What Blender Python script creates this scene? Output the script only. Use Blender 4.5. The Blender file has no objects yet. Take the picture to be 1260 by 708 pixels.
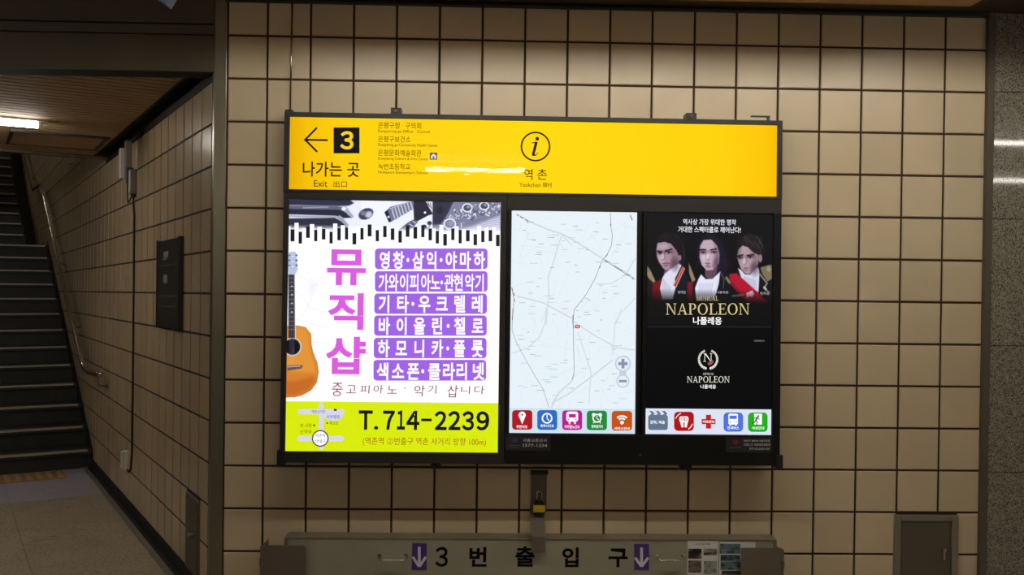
import bpy, math, random
import numpy as np
from mathutils import Vector, Matrix, noise
random.seed(7)
SC = bpy.context.scene
COL = SC.collection
PI = math.pi

# ------------------------------------------------------------------ camera, world, exposure
F = 1159.0
CAM = np.array([1.02666, -4.43027, 1.55143])
CR = np.array([0.99951255, -0.02846981, 0.01281115])
CU = np.array([-0.0125753, 0.00844776, 0.99988524])
CF = np.array([0.02857477, 0.99955896, -0.00808562])
cd = bpy.data.cameras.new('camera')
cam = bpy.data.objects.new('camera', cd)
COL.objects.link(cam)
cd.sensor_fit = 'HORIZONTAL'; cd.sensor_width = 36.0; cd.lens = 36.0 * F / 1260.0
cd.clip_start = 0.05; cd.clip_end = 100
cam.matrix_world = Matrix(((CR[0], CU[0], -CF[0], CAM[0]), (CR[1], CU[1], -CF[1], CAM[1]), (CR[2], CU[2], -CF[2], CAM[2]), (0, 0, 0, 1)))
SC.camera = cam
w = bpy.data.worlds.new('world'); SC.world = w; w.use_nodes = True
w.node_tree.nodes['Background'].inputs[0].default_value = (0.9, 0.75, 0.55, 1)
w.node_tree.nodes['Background'].inputs[1].default_value = 0.01
SC.view_settings.view_transform = 'Standard'
SC.view_settings.look = 'None'
SC.view_settings.exposure = 0.0
SC.view_settings.gamma = 1.0
SC.view_settings.use_curve_mapping = False
WASH = 78.0        # ceiling slot lamps in front of the wall
TUBE = 32.0        # bare tubes
STAIRFILL = 55.0
PASSLAMP = 48.0
REARFILL = 36.0

# ------------------------------------------------------------------ helpers
def lin(c):
    return tuple(((v / 255) / 12.92 if v / 255 <= 0.04045 else ((v / 255 + 0.055) / 1.055) ** 2.4) for v in c)

def ray(x, y):
    return (x - 630) / F * CR + (354 - y) / F * CU + CF

def at(x, y, Y=0.0):                       # world point of a sight line on the plane y = Y
    q = ray(x, y)
    return CAM + q * (Y - CAM[1]) / q[1]

class M:
    """collects geometry, then links it as ONE mesh object"""
    def __init__(s): s.v = []; s.f = []; s.m = []; s.mi = 0
    def face(s, idx): s.f.append(tuple(idx)); s.m.append(s.mi)
    def quad(s, a, b, c, d):
        n = len(s.v); s.v += [tuple(a), tuple(b), tuple(c), tuple(d)]; s.face((n, n+1, n+2, n+3))
    def box(s, lo, hi, fr=None):           # fr maps local (x,y,z) to world
        x0, y0, z0 = lo; x1, y1, z1 = hi
        P = [(x0,y0,z0),(x1,y0,z0),(x1,y1,z0),(x0,y1,z0),(x0,y0,z1),(x1,y0,z1),(x1,y1,z1),(x0,y1,z1)]
        if fr: P = [tuple(fr(*p)) for p in P]
        n = len(s.v); s.v += P
        for q in ((0,3,2,1),(4,5,6,7),(0,1,5,4),(1,2,6,5),(2,3,7,6),(3,0,4,7)): s.face([n+i for i in q])
    def prism(s, pts, w0, w1, fr):         # polygon in (a,b), thickness along w
        n = len(s.v); k = len(pts)
        s.v += [tuple(fr(a, b, w0)) for a, b in pts] + [tuple(fr(a, b, w1)) for a, b in pts]
        s.face([n+i for i in range(k)][::-1]); s.face([n+k+i for i in range(k)])
        for i in range(k): j = (i+1) % k; s.face((n+i, n+j, n+k+j, n+k+i))
    def tube(s, pts, r, seg=10, caps=True):
        pts = [Vector(p) for p in pts]; n0 = len(s.v); prev = None
        for i, p in enumerate(pts):
            t = (pts[min(i+1, len(pts)-1)] - pts[max(i-1, 0)]).normalized()
            if prev is None:
                a = t.orthogonal().normalized()
            else:
                a = (prev - t * prev.dot(t)).normalized()
            prev = a; b = t.cross(a)
            for k in range(seg):
                an = 2*PI*k/seg; s.v.append(tuple(p + a*math.cos(an)*r + b*math.sin(an)*r))
        for i in range(len(pts)-1):
            for k in range(seg):
                k2 = (k+1) % seg
                s.face((n0+i*seg+k, n0+i*seg+k2, n0+(i+1)*seg+k2, n0+(i+1)*seg+k))
        if caps:
            s.face([n0+k for k in range(seg)][::-1]); s.face([n0+(len(pts)-1)*seg+k for k in range(seg)])
    def add(s, o):
        n = len(s.v); s.v += o.v
        for f, m in zip(o.f, o.m): s.f.append(tuple(i+n for i in f)); s.m.append(m)
    def build(s, name, mats, parent=None, bevel=0, smooth=False, origin=None, seg=2):
        if not isinstance(mats, (list, tuple)): mats = [mats]
        org = np.array(wloc(parent)) if parent is not None else (np.array(origin) if origin is not None else np.array(s.v).mean(0))
        me = bpy.data.meshes.new(name)
        me.from_pydata([tuple(np.array(v) - org) for v in s.v], [], s.f)
        for m in mats: me.materials.append(m)
        if len(mats) > 1: me.polygons.foreach_set('material_index', s.m)
        if smooth: me.polygons.foreach_set('use_smooth', [True]*len(me.polygons))
        me.update()
        o = bpy.data.objects.new(name, me); COL.objects.link(o)
        if parent is not None: o.parent = parent
        else: o.location = org
        if bevel:
            b = o.modifiers.new('bevel', 'BEVEL'); b.width = bevel; b.segments = seg; b.limit_method = 'ANGLE'; b.angle_limit = 0.9
        return o

def wloc(o):
    p = Vector((0, 0, 0))
    while o is not None: p = p + o.location; o = o.parent
    return p

def tag(o, label, cat, group=None, kind=None):
    o['label'] = label
    if cat: o['category'] = cat
    if group: o['group'] = group
    if kind: o['kind'] = kind
    return o

def empty(name, loc, label, cat, group=None, kind=None):
    o = bpy.data.objects.new(name, None); COL.objects.link(o); o.location = tuple(loc); o.empty_display_size = 0.1
    return tag(o, label, cat, group, kind)

# ------------------------------------------------------------------ materials
def mat(name, rgb, rough=0.5, metal=0.0, spec=0.5, bump=0.0, bscale=40, var=0.0, vscale=6, coat=0.0, emit=None, es=0.0, obvar=0.0, speck=None, coord='Object'):
    m = bpy.data.materials.new(name); m.use_nodes = True; nt = m.node_tree; b = nt.nodes['Principled BSDF']
    c = lin(rgb) + (1,)
    b.inputs['Base Color'].default_value = c
    b.inputs['Roughness'].default_value = rough; b.inputs['Metallic'].default_value = metal
    b.inputs['Specular IOR Level'].default_value = spec
    if coat: b.inputs['Coat Weight'].default_value = coat; b.inputs['Coat Roughness'].default_value = 0.12
    tc = nt.nodes.new('ShaderNodeNewGeometry')
    src = None
    if var or speck:
        no = nt.nodes.new('ShaderNodeTexNoise'); no.inputs['Scale'].default_value = vscale; no.inputs['Detail'].default_value = 5
        nt.links.new(tc.outputs['Position'], no.inputs['Vector'])
        r = nt.nodes.new('ShaderNodeValToRGB'); nt.links.new(no.outputs['Fac'], r.inputs[0])
        r.color_ramp.elements[0].position = 0.3; r.color_ramp.elements[1].position = 0.7
        r.color_ramp.elements[0].color = tuple(v*(1-var) for v in c[:3]) + (1,)
        r.color_ramp.elements[1].color = tuple(min(1, v*(1+var)) for v in c[:3]) + (1,)
        src = r.outputs[0]
        if speck:
            n2 = nt.nodes.new('ShaderNodeTexNoise'); n2.inputs['Scale'].default_value = speck[1]; n2.inputs['Detail'].default_value = 3
            nt.links.new(tc.outputs['Position'], n2.inputs['Vector'])
            r2 = nt.nodes.new('ShaderNodeValToRGB'); nt.links.new(n2.outputs['Fac'], r2.inputs[0])
            r2.color_ramp.elements[0].position = speck[2]; r2.color_ramp.elements[1].position = speck[2] + 0.12
            mx = nt.nodes.new('ShaderNodeMix'); mx.data_type = 'RGBA'
            nt.links.new(r2.outputs[0], mx.inputs['Factor']); nt.links.new(src, mx.inputs[6]); mx.inputs[7].default_value = lin(speck[0]) + (1,)
            src = mx.outputs[2]
    if obvar:
        oi = nt.nodes.new('ShaderNodeObjectInfo'); mr = nt.nodes.new('ShaderNodeMapRange')
        nt.links.new(oi.outputs['Random'], mr.inputs[0]); mr.inputs[3].default_value = 1-obvar; mr.inputs[4].default_value = 1+obvar
        hs = nt.nodes.new('ShaderNodeHueSaturation'); nt.links.new(mr.outputs[0], hs.inputs['Value'])
        if src: nt.links.new(src, hs.inputs['Color'])
        else: hs.inputs['Color'].default_value = c
        src = hs.outputs[0]
    if src: nt.links.new(src, b.inputs['Base Color'])
    if bump:
        n3 = nt.nodes.new('ShaderNodeTexNoise'); n3.inputs['Scale'].default_value = bscale; n3.inputs['Detail'].default_value = 3
        nt.links.new(tc.outputs['Position'], n3.inputs['Vector'])
        bp = nt.nodes.new('ShaderNodeBump'); bp.inputs['Strength'].default_value = bump; bp.inputs['Distance'].default_value = 0.01
        nt.links.new(n3.outputs['Fac'], bp.inputs['Height']); nt.links.new(bp.outputs[0], b.inputs['Normal'])
        if coat: nt.links.new(bp.outputs[0], b.inputs['Coat Normal'])
    if emit:
        b.inputs['Emission Color'].default_value = lin(emit) + (1,); b.inputs['Emission Strength'].default_value = es
    return m

_em = {}
def lit(rgb, s=1.0, rough=0.35):           # backlit print / screen pixels
    k = (rgb, s, rough)
    if k not in _em:
        _em[k] = mat('lit_%d_%d_%d' % rgb, (8, 8, 8), rough=rough, spec=0.25, emit=rgb, es=s)
    return _em[k]

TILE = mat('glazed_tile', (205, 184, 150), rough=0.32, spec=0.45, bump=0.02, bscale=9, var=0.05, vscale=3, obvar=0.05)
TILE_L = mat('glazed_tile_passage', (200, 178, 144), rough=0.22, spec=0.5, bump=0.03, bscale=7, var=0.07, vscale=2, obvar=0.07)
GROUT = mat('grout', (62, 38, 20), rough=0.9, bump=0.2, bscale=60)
GROUT_L = mat('shaded_grout', (34, 22, 13), rough=0.9)  # shade of the recessed joints put into a darker grout colour
GRANITE = mat('grey_granite', (144, 136, 120), rough=0.045, var=0.15, vscale=30, speck=((76, 69, 58), 190, 0.48))
FLOORM = mat('beige_floor_granite', (168, 156, 134), rough=0.3, var=0.12, vscale=5, speck=((112, 102, 86), 60, 0.52))
FLOORB = mat('bluish_floor_granite', (170, 168, 186), rough=0.32, var=0.08, vscale=5, speck=((140, 138, 154), 60, 0.52))
TACTB = mat('shaded_tactile_base', (146, 118, 76), rough=0.6, var=0.1)  # gap shading between the guide bars painted as a darker base
TACT = mat('yellow_tactile', (188, 148, 88), rough=0.6, var=0.1)
STEPM = mat('dark_step_stone', (40, 40, 36), rough=0.45, var=0.25, vscale=8, speck=((36, 36, 33), 60, 0.52))
NOSING = mat('nosing_strip', (175, 168, 150), rough=0.35, metal=0.4)
STEEL = mat('brushed_steel', (140, 132, 114), rough=0.3, metal=0.7, bump=0.03, bscale=120)
CHROME = mat('polished_steel', (205, 196, 180), rough=0.14, metal=1.0)
FRAME = mat('dark_frame_paint', (46, 42, 38), rough=0.42, spec=0.3)
BLACKP = mat('black_plastic', (16, 15, 15), rough=0.45)
BEZEL = mat('black_bezel', (20, 19, 18), rough=0.4, spec=0.25)
CEILP = mat('ceiling_panel_paint', (205, 168, 122), rough=0.6, var=0.05)
SLATM = mat('passage_ceiling_slat', (178, 148, 108), rough=0.75, var=0.08, vscale=4)
FASCIA = mat('fascia_panel', (84, 70, 50), rough=0.5, var=0.12, vscale=4)
DARK = mat('dark_recess', (26, 24, 21), rough=0.8)
PLAIN = mat('plain_wall', (150, 135, 110), rough=0.8)
BOARD = mat('grey_board_metal', (150, 144, 124), rough=0.5, var=0.06, vscale=6)
BOARDRIM = mat('board_rim_metal', (122, 110, 90), rough=0.45, metal=0.2, var=0.1, vscale=10)
BRKT = mat('brown_bracket_metal', (106, 94, 80), rough=0.5, metal=0.2)
HATCHM = mat('grey_brown_hatch', (92, 82, 66), rough=0.5, metal=0.1, var=0.05)
HATCHF = mat('hatch_frame_metal', (135, 126, 108), rough=0.4, metal=0.3)
INK = mat('black_ink', (12, 7, 7), rough=0.6, spec=0.1)
PAPER = mat('paper', (214, 210, 205), rough=0.7)
PURPLE = mat('purple_vinyl', (74, 40, 118), rough=0.5)
WHITEV = mat('white_vinyl', (215, 212, 215), rough=0.5)
YELLOWP = mat('yellow_padlock', (190, 160, 30), rough=0.4)
WHITEP = mat('white_plastic', (205, 200, 188), rough=0.4)
GREYP = mat('grey_plastic', (130, 124, 112), rough=0.45)
BLUEP = mat('blue_plastic', (50, 66, 110), rough=0.5)
SLATE = mat('dark_plaque', (52, 50, 46), rough=0.3, var=0.2, vscale=8)
CABLE = mat('black_cable', (14, 12, 11), rough=0.6)
TUBEM = mat('fluorescent_tube', (255, 255, 255), emit=(255, 250, 240), es=TUBE)
STAIRM = mat('stair_fill_tube', (255, 255, 255), emit=(255, 244, 224), es=STAIRFILL)
PASSM = mat('passage_tube', (255, 255, 255), emit=(255, 250, 240), es=PASSLAMP)
REARM = mat('rear_fill_tube', (255, 255, 255), emit=(255, 246, 228), es=REARFILL)
WASHM = mat('slot_tube', (255, 255, 255), emit=(255, 253, 246), es=WASH)

# ------------------------------------------------------------------ back wall
PX, PZ = 0.2, 0.20064
X0, X1 = -0.19, 3.40
CEIL = 2.845
Z13 = 0.065
def tile_mesh(name, w_, h_, m, t=0.012, ch=0.003):
    """glazed tile: back at y=0, face at y=-t, chamfered rim"""
    a, b = w_/2, h_/2
    v = [(-a,0,-b),(a,0,-b),(a,0,b),(-a,0,b),(-a,-t+ch,-b),(a,-t+ch,-b),(a,-t+ch,b),(-a,-t+ch,b),
         (-a+ch,-t,-b+ch),(a-ch,-t,-b+ch),(a-ch,-t,b-ch),(-a+ch,-t,b-ch)]
    f = [(8,9,10,11)]
    for i in range(4):
        j = (i+1) % 4
        f += [(i, j, 4+j, 4+i), (4+i, 4+j, 8+j, 8+i)]
    me = bpy.data.meshes.new(name); me.from_pydata(v, [], f); me.materials.append(m); me.update()
    return me
wall = M(); wall.box((X0, 0.0, 0), (X1, 0.25, CEIL+0.3))
wall_back = wall.build('wall_back', GROUT, origin=(X0, 0, 0))
tag(wall_back, 'cream square tiled wall with dark brown joints behind the lit signs', 'wall', kind='structure')
J = 0.010
TT = 0.006
cols = [(X0+0.006, 0)] + [(PX*i, PX*(i+1)) for i in range(17)]
rows = [(Z13+PZ*j, Z13+PZ*(j+1)) for j in range(13)] + [(Z13+PZ*13, CEIL)]
_tm = {}
def put_tile(parent, x0, x1, z0, z1, m, fr_rot=0.0, pos=None, t=TT):
    w_, h_ = round(x1-x0-J, 4), round(z1-z0-J, 4)
    k = (w_, h_, m.name)
    if k not in _tm: _tm[k] = tile_mesh('tile', w_, h_, m, t)
    o = bpy.data.objects.new('tile', _tm[k]); COL.objects.link(o); o.parent = parent
    P = pos if pos is not None else ((x0+x1)/2, 0, (z0+z1)/2)
    o.location = Vector(P) - parent.location
    o.rotation_euler = (random.gauss(0, .0012), 0, fr_rot + random.gauss(0, .0012))
    return o
meter = (2.99, 3.29, 0.452)                     # wall hatch on the right: tiles are cut around it
for (a, b) in cols:
    for (c, d) in rows:
        if b > meter[0]+.01 and a < meter[1]-.01 and c < meter[2]-.02:
            top = min(d, 99)
            if a < meter[0]-.02: put_tile(wall_back, a, meter[0], c, d, TILE)
            if b > meter[1]+.02: put_tile(wall_back, meter[1], b, c, d, TILE)
            if d > meter[2]+.03: put_tile(wall_back, max(a, meter[0]), min(b, meter[1]), meter[2], d, TILE)
            continue
        put_tile(wall_back, a, b, c, d, TILE)
sk = M(); sk.box((X0, -0.012, 0), (X1, 0.0, Z13-.004)); sk = sk.build('skirting', DARK, wall_back)

# granite pier on the right
pier = M(); pier.box((3.40, 0.0, 0), (4.70, 0.25, CEIL+.3))
wall_right = pier.build('wall_right', DARK, origin=(3.4, 0, 0))
tag(wall_right, 'polished grey speckled granite facing right of the tiled wall', 'wall', kind='structure')
zz = [0.0, 0.065+PZ*3-.2+.2, 0.065+PZ*6, 0.065+PZ*9, 0.065+PZ*12, CEIL]
for (a, b) in ((3.425, 4.06), (4.06, 4.70)):
    for i in range(5):
        g = M(); g.box((a+.0015, -0.03, zz[i]+.0015), (b-.0015, 0, zz[i+1]-.0015)); g.build('granite_slab', GRANITE, wall_right, bevel=.001, seg=1)
g = M(); g.box((3.393, -0.034, 0), (3.4235, 0, CEIL))
tag(g.build('trim_1', mat('edge_strip', (84, 76, 62), rough=.5)), 'narrow metal edge strip between tiles and granite', 'trim', kind='structure')

# ------------------------------------------------------------------ passage frame (s along the wall, o to the right of it, z)
C0 = np.array([-0.23432, 0.0, 0.0]); D = np.array([-0.49232, 0.87041, 0.0]); N = np.array([0.87041, 0.49232, 0.0]); SL = -0.0155
def L(s, o, z):
    return C0 + D*s + N*o + np.array([0, 0, z + SL*s])
def Lf(s, o, z): return tuple(L(s, o, z))

# corner trim (steel angle)
g = M()
g.prism([(-0.2343, 0.002), (-0.186, 0.002), (-0.186, -0.010), (-0.2415, -0.010), (L(.03, -.011, 0)[0], L(.03, -.011, 0)[1]), (L(.03, .0, 0)[0], L(.03, .0, 0)[1])], 0, 2.86, lambda a, b, w_: (a, b, w_))
tag(g.build('trim_2', STEEL, bevel=.002), 'brushed steel corner post where the tiled walls meet', 'trim', kind='structure')

# left wall
SEND = 14.2
lw_ = M(); lw_.box((0, 0, 0), (SEND, 0.16, 2.7), Lf); 
n0 = len(lw_.v)
lw_.prism([(3.4, 2.7), (SEND, 2.7), (SEND, 6.5), (3.4, 5.2)], 0, 0.16, lambda a, b, w_: Lf(a, w_, b))
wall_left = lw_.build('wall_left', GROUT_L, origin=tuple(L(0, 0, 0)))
tag(wall_left, 'cream tiled side wall running back along the passage and stairs', 'wall', kind='structure')
LZ = [Z13+PZ*j for j in range(30)]
angL = math.atan2(D[1], D[0])
hatchL = (0.235, 0.515, 0.455)
_lt = {}
def left_tile(s0, s1, z0, z1):
    P = L((s0+s1)/2, 0, (z0+z1)/2)
    w_, h_ = round(s1-s0-.017, 4), round(z1-z0-J, 4)
    k = (w_, h_)
    if k not in _lt:
        a, b, t, ch = w_/2, h_/2, 0.003, .0015
        def q(x, y, z): return tuple(D*x + N*y + np.array([0, 0, z + SL*x]))
        vv = [q(-a,0,-b),q(a,0,-b),q(a,0,b),q(-a,0,b),q(-a,-t+ch,-b),q(a,-t+ch,-b),q(a,-t+ch,b),q(-a,-t+ch,b),q(-a+ch,-t,-b+ch),q(a-ch,-t,-b+ch),q(a-ch,-t,b-ch),q(-a+ch,-t,b-ch)]
        ff = [(11,10,9,8)]
        for i in range(4):
            j = (i+1) % 4; ff += [(4+i, 4+j, j, i), (8+i, 8+j, 4+j, 4+i)]
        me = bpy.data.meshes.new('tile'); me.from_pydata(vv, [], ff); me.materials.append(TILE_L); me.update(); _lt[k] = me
    o = bpy.data.objects.new('tile', _lt[k]); COL.objects.link(o); o.parent = wall_left
    o.location = Vector(P) - wall_left.location
    o.rotation_euler = (random.gauss(0, .002), random.gauss(0, .002), random.gauss(0, .003))
LC = [0.03, 0.073] + [0.073+0.2015*i for i in range(1, 70)]
far = M()
for i in range(len(LC)-1):
    s0, s1 = LC[i], LC[i+1]
    if i == 0: s0 = 0.033
    jmax = 12 if s0 < 3.3 else 24
    for j in range(jmax+1):
        z0, z1 = LZ[j], LZ[j+1]
        if s0 < 3.3: z1 = min(z1, 2.575)
        if z1 < 0.1 + max(0, (s0-4.4))*0.33: continue
        if z0 > 2.4 + max(0, (s0-3.3))*0.5: continue
        if s0 < 4.2 and i <= 21:
            if i > 0 and s1 > hatchL[0]+.01 and s0 < hatchL[1]-.01 and z0 < hatchL[2]-.02:
                if s0 < hatchL[0]-.02: left_tile(s0, hatchL[0], z0, z1)
                if s1 > hatchL[1]+.02: left_tile(hatchL[1], s1, z0, z1)
                if z1 > hatchL[2]+.03: left_tile(s0, s1, hatchL[2], z1)
                continue
            left_tile(s0, s1, z0, z1)
        else:
            far.box((s0+.008, -.003 + random.uniform(-.0006, .0006), z0+J/2), (s1-.008, 0, z1-J/2), Lf)
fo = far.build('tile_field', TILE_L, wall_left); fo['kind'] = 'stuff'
# dark base channel and kerb along the left wall
g = M(); g.box((0.02, -0.006, -0.05), (4.2, 0.0, Z13-.003), Lf); g.build('base_board', DARK, wall_left)

# ------------------------------------------------------------------ floor
fl = M(); fl.box((-9, -10, -0.12), (9.5, 0.3, -0.004)); 
floor = fl.build('floor', DARK, origin=(0, 0, 0)); tag(floor, 'speckled granite station floor', 'floor', kind='structure')
for i in range(-9, 10):                          # slabs of the concourse in front of the wall
    for j in range(0, 7):
        g = M(); x = i*0.6 + .3; y = -0.02 - j*0.6
        if x < -0.4 and j == 0: continue
        g.box((x+.0015, y-.6+.0015, -0.004), (x+.6-.0015, y-.0015, 0.0)); g.build('floor_slab', FLOORM, floor)
pf = M(); pf.box((-2.2, -3.4, -0.14), (4.2, 0.3, -0.012), Lf)
pfloor = pf.build('floor_passage', DARK, origin=tuple(L(0, 0, 0))); tag(pfloor, 'beige and bluish stone floor leading to the stairs', 'floor', kind='structure')
def slab(s0, s1, o0, o1, m, name='floor_slab', zt=0.002):
    g = M(); g.box((s0+.0012, o0+.0012, -0.012), (s1-.0012, o1-.0012, zt), Lf); return g.build(name, m, pfloor)
for k in range(6):
    o1 = -0.078 - .6*k
    for s0, s1 in ((-.7, -.1), (-.1, .5), (.5, 1.1), (1.1, 1.7), (1.7, 2.3), (2.3, 2.9)):
        if L(s0, o1, 0)[1] < -0.25 and s0 < 0: continue
        slab(s0, s1, o1-.6, o1, FLOORM)
    slab(2.9, 3.62, o1-.6, o1, FLOORB)
slab(3.62, 4.1, -.235, -.078, FLOORB)
slab(4.02, 4.1, -3.3, -.235, FLOORB)
for k in range(9):
    o1 = -.235 - .3*k
    t = slab(3.66, 4.02, o1-.3, o1, TACTB, 'tactile_tile', .004)
    g = M()
    for q in range(4):
        oc = o1 - .0375 - q*.075
        g.box((3.69, oc-.017, .004), (3.99, oc+.017, .009), Lf)
    r = g.build('guide_bar', TACT, t)
slab(3.62, 3.66, -3.3, -.235, FLOORB)
# kerb and gutter
g = M(); g.box((-.06, -.078, -.012), (4.15, -.045, .006), Lf); g.build('kerb', mat('kerb_stone', (104, 102, 94), rough=.35, var=.1), pfloor)
g = M(); g.box((4.02, -.10, .006), (4.12, -.05, .012), Lf); g.build('drain_plate', STEEL, pfloor)

# ------------------------------------------------------------------ stairs
st = empty('staircase', L(4.05, 0, 0), 'dark stone stairs with pale nosing strips going up at left', 'stairs', kind='structure')
nz = [(0.155*k, 4.02+.337*(k-1)) for k in range(1, 14)]
nz += [(2.015+.165*(i+1), s) for i, s in enumerate([8.86, 9.28, 9.72, 10.12, 10.53, 10.92, 11.27, 11.56, 11.83, 12.1, 12.4, 12.7])]
OL = -3.2
for k, (z, s) in enumerate(nz):
    snext = nz[k+1][1] if k+1 < len(nz) else s + 1.6
    zp = nz[k-1][0] if k else -0.02
    oe = -0.012 if k < 13 else -0.19
    g = M()
    g.box((s+.03, OL, zp-.16), (snext+.06, oe, z-.035), Lf)       # riser block
    g.box((s, OL, z-.035), (snext+.04, oe, z), Lf)               # tread slab with overhanging nose
    b = g.build('step', STEPM, st, bevel=.003, seg=1)
    g = M(); g.box((s-.001, OL+.05, z-.012), (s+.045, oe-.035, z+.0035), Lf); g.build('nosing', NOSING, b)
# sunken dark ramp beside the upper flight
g = M(); g.prism([(8.2, 1.6), (8.2, 1.99), (9.57, 1.99), (13.5, 3.85), (13.5, 2.6), (9.5, 1.6)], -.19, -.004, lambda a, b, w_: Lf(a, w_, b)); g.build('side_ramp', STEPM, st)
g = M(); g.prism([(4.0, -.02), (4.06, .16), (8.12, 2.06), (8.2, 2.06), (8.2, 1.9), (8.2, 1.5), (4.4, -.02)], -.010, -.0065, lambda a, b, w_: Lf(a, w_, b)); g.build('stringer', DARK, st)

# ------------------------------------------------------------------ ceilings
ce = M()
SLY0, SLY1 = -1.52, -1.18                          # lamp slot
SLX0, SLX1 = -0.15, 3.75
for a, b, c, d in ((-9, 9.5, -10, SLY0), (-9, 9.5, SLY1, 0.0), (-9, SLX0, SLY0, SLY1), (SLX1, 9.5, SLY0, SLY1)):
    ce.box((a, c, CEIL), (b, d, CEIL+.12))
ceiling = ce.build('ceiling', FASCIA, origin=(0, 0, CEIL)); tag(ceiling, 'brown painted metal panel ceiling above the tiled wall', 'ceiling', kind='structure')
xs = [-1.1, -.2, .86, 1.92, 2.98]
for i in range(4):
    for (y0, y1) in ((SLY1+.01, -.16), (-2.6, SLY0-.01), (-3.9, -2.61), (-5.2, -3.91)):
        g = M(); g.box((xs[i]+.004, y0, CEIL-.012), (xs[i+1]-.004+(.26 if i == 3 else 0), y1, CEIL)); g.build('ceiling_panel', CEILP, ceiling, bevel=.002, seg=1)
g = M(); g.box((X0, -.035, CEIL-.02), (3.39, -.0065, CEIL)); tag(g.build('trim_3', FRAME), 'thin metal moulding where tiled wall meets ceiling', 'trim', kind='structure')

pc = M(); pc.prism([(L(3.42, -4, 0)[0], L(3.42, -4, 0)[1]), (L(3.42, 0, 0)[0], L(3.42, 0, 0)[1]), (-0.2343, 0.02), (-4.6, 0.02)], 2.56, 2.66, lambda a, b, w_: (a, b, w_ + SL*float(np.dot(np.array([a, b, 0])-C0, D))))
pceil = pc.build('ceiling_passage', DARK, origin=(-.5, .5, 2.5)); tag(pceil, 'low brown slatted metal ceiling of the passage with lamp and hatch', 'ceiling', kind='structure')
g = M()
s = -1.9
while s < 3.36:
    # each slat runs across the passage; clip to the fascia line (world y = 0.02)
    o_r = -.10
    def ylim(ss): return (0.03 - D[1]*ss)/N[1]
    lo = -3.6
    lo_c = max(lo, ylim(s))
    if lo_c < o_r - .03:
        g.box((s+.010, lo_c, 2.515), (s+.078, o_r, 2.535), Lf)
    s += .085
go = g.build('ceiling_slats', SLATM, pceil); go['kind'] = 'stuff'
g = M(); g.box((3.36, -3.6, 2.495), (3.42, .0, 2.66), Lf); g.build('end_beam', FASCIA, pceil, bevel=.004)
g = M(); g.box((.05, -.10, 2.512), (3.36, -.085, 2.56), Lf); g.build('cove_edge', DARK, pceil)
# access hatch in the passage ceiling
ha = empty('ceiling_hatch', L(2.66, -.41, 2.51), 'rectangular access hatch in the slatted passage ceiling', 'hatch')
for a, b, c, d in ((2.36, 2.38, -.72, -.13), (2.97, 2.99, -.72, -.13), (2.38, 2.97, -.72, -.70), (2.38, 2.97, -.15, -.13)):
    g = M(); g.box((a, c, 2.500), (b, d, 2.5145), Lf); g.build('hatch_frame', FRAME, ha)
g = M(); g.box((2.385, -.695, 2.505), (2.965, -.155, 2.5145), Lf); g.build('hatch_panel', SLATM, ha)
g = M(); g.box((3.37, -.276, 2.445), (3.41, -.228, 2.4945), Lf)
tag(g.build('ceiling_bracket', FASCIA, bevel=.002), 'small brown metal bracket hanging under the passage ceiling edge', 'bracket')

# fascia above the passage opening
fa = M(); fa.box((-4.6, 0.0, 2.50), (-.2415, .14, CEIL))
fas = fa.build('beam', DARK, origin=(-2.4, 0, 2.5)); tag(fas, 'dark brown fascia beam above the passage opening', 'beam', kind='structure')
for z0, z1 in ((2.50, 2.668), (2.673, 2.716), (2.723, CEIL-.001)):
    for x0, x1 in ((-4.6, -2.45), (-2.447, -.2435)):
        g = M(); g.box((x0, -.012, z0), (x1, 0, z1)); g.build('fascia_panel', FASCIA, fas, bevel=.002, seg=1)

# ------------------------------------------------------------------ outer shell, out of view
def shell(name, lo, hi, label, fr=None, m=PLAIN):
    g = M(); g.box(lo, hi, fr); tag(g.build(name, m), label, 'wall', kind='structure')
shell('wall_rear', (-9, -10.2, 0), (9.5, -10, CEIL), 'plain wall at the far side of the concourse behind the viewer')
shell('wall_side', (9.5, -10, 0), (9.7, .3, CEIL), 'plain end wall of the concourse')
shell('wall_side', (-9.2, -10, 0), (-9, .3, CEIL), 'plain end wall of the concourse at the left')
shell('wall_front', (-9, 0, 0), (-4.2, .2, CEIL), 'plain wall left of the passage opening')
shell('wall_far_right', (4.7, 0, 0), (9.5, .25, CEIL), 'plain wall right of the granite facing')
shell('wall_passage', (-.3, -3.75, -.2), (SEND, -3.6, 6.5), 'plain wall on the other side of the passage', Lf)
shell('wall_stair_end', (SEND, -3.7, 2), (SEND+.15, .1, 6.5), 'plain wall at the head of the stairs', Lf)
shell('ceiling_stairs', (3.44, -3.7, 5.0), (SEND, .2, 5.1), 'plain high ceiling over the stairs', Lf)

# ------------------------------------------------------------------ lamps
def tube_lamp(name, p0, p1, label, group=None, m=TUBEM, r=.014, house=.12, up=None):
    p0, p1 = Vector(p0), Vector(p1); c = (p0+p1)/2; ax = (p1-p0).normalized(); side = ax.cross(Vector((0, 0, 1))).normalized()
    e = empty(name, (c.x, c.y, c.z+.05), label, 'lamp', group)
    def fr(a, b, z): return c + ax*a + side*b + Vector((0, 0, z))
    Lh = (p1-p0).length/2
    g = M(); g.prism([(-house/2, .05), (house/2, .05), (house/2*.55, .022), (-house/2*.55, .022)], -Lh-.03, Lh+.03, lambda a, b, w_: fr(w_, a, b)); g.build('housing', WHITEP, e)
    g = M(); g.tube([fr(-Lh+.02, 0, 0), fr(Lh-.02, 0, 0)], r, 12); g.build('tube', m, e, smooth=False)
    for q in (-1, 1):
        g = M(); g.box((q*(Lh-.01)-.012, -.016, -.016), (q*(Lh-.01)+.012, .016, .024), fr); g.build('lamp_holder', WHITEP, e)
    return e
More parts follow.
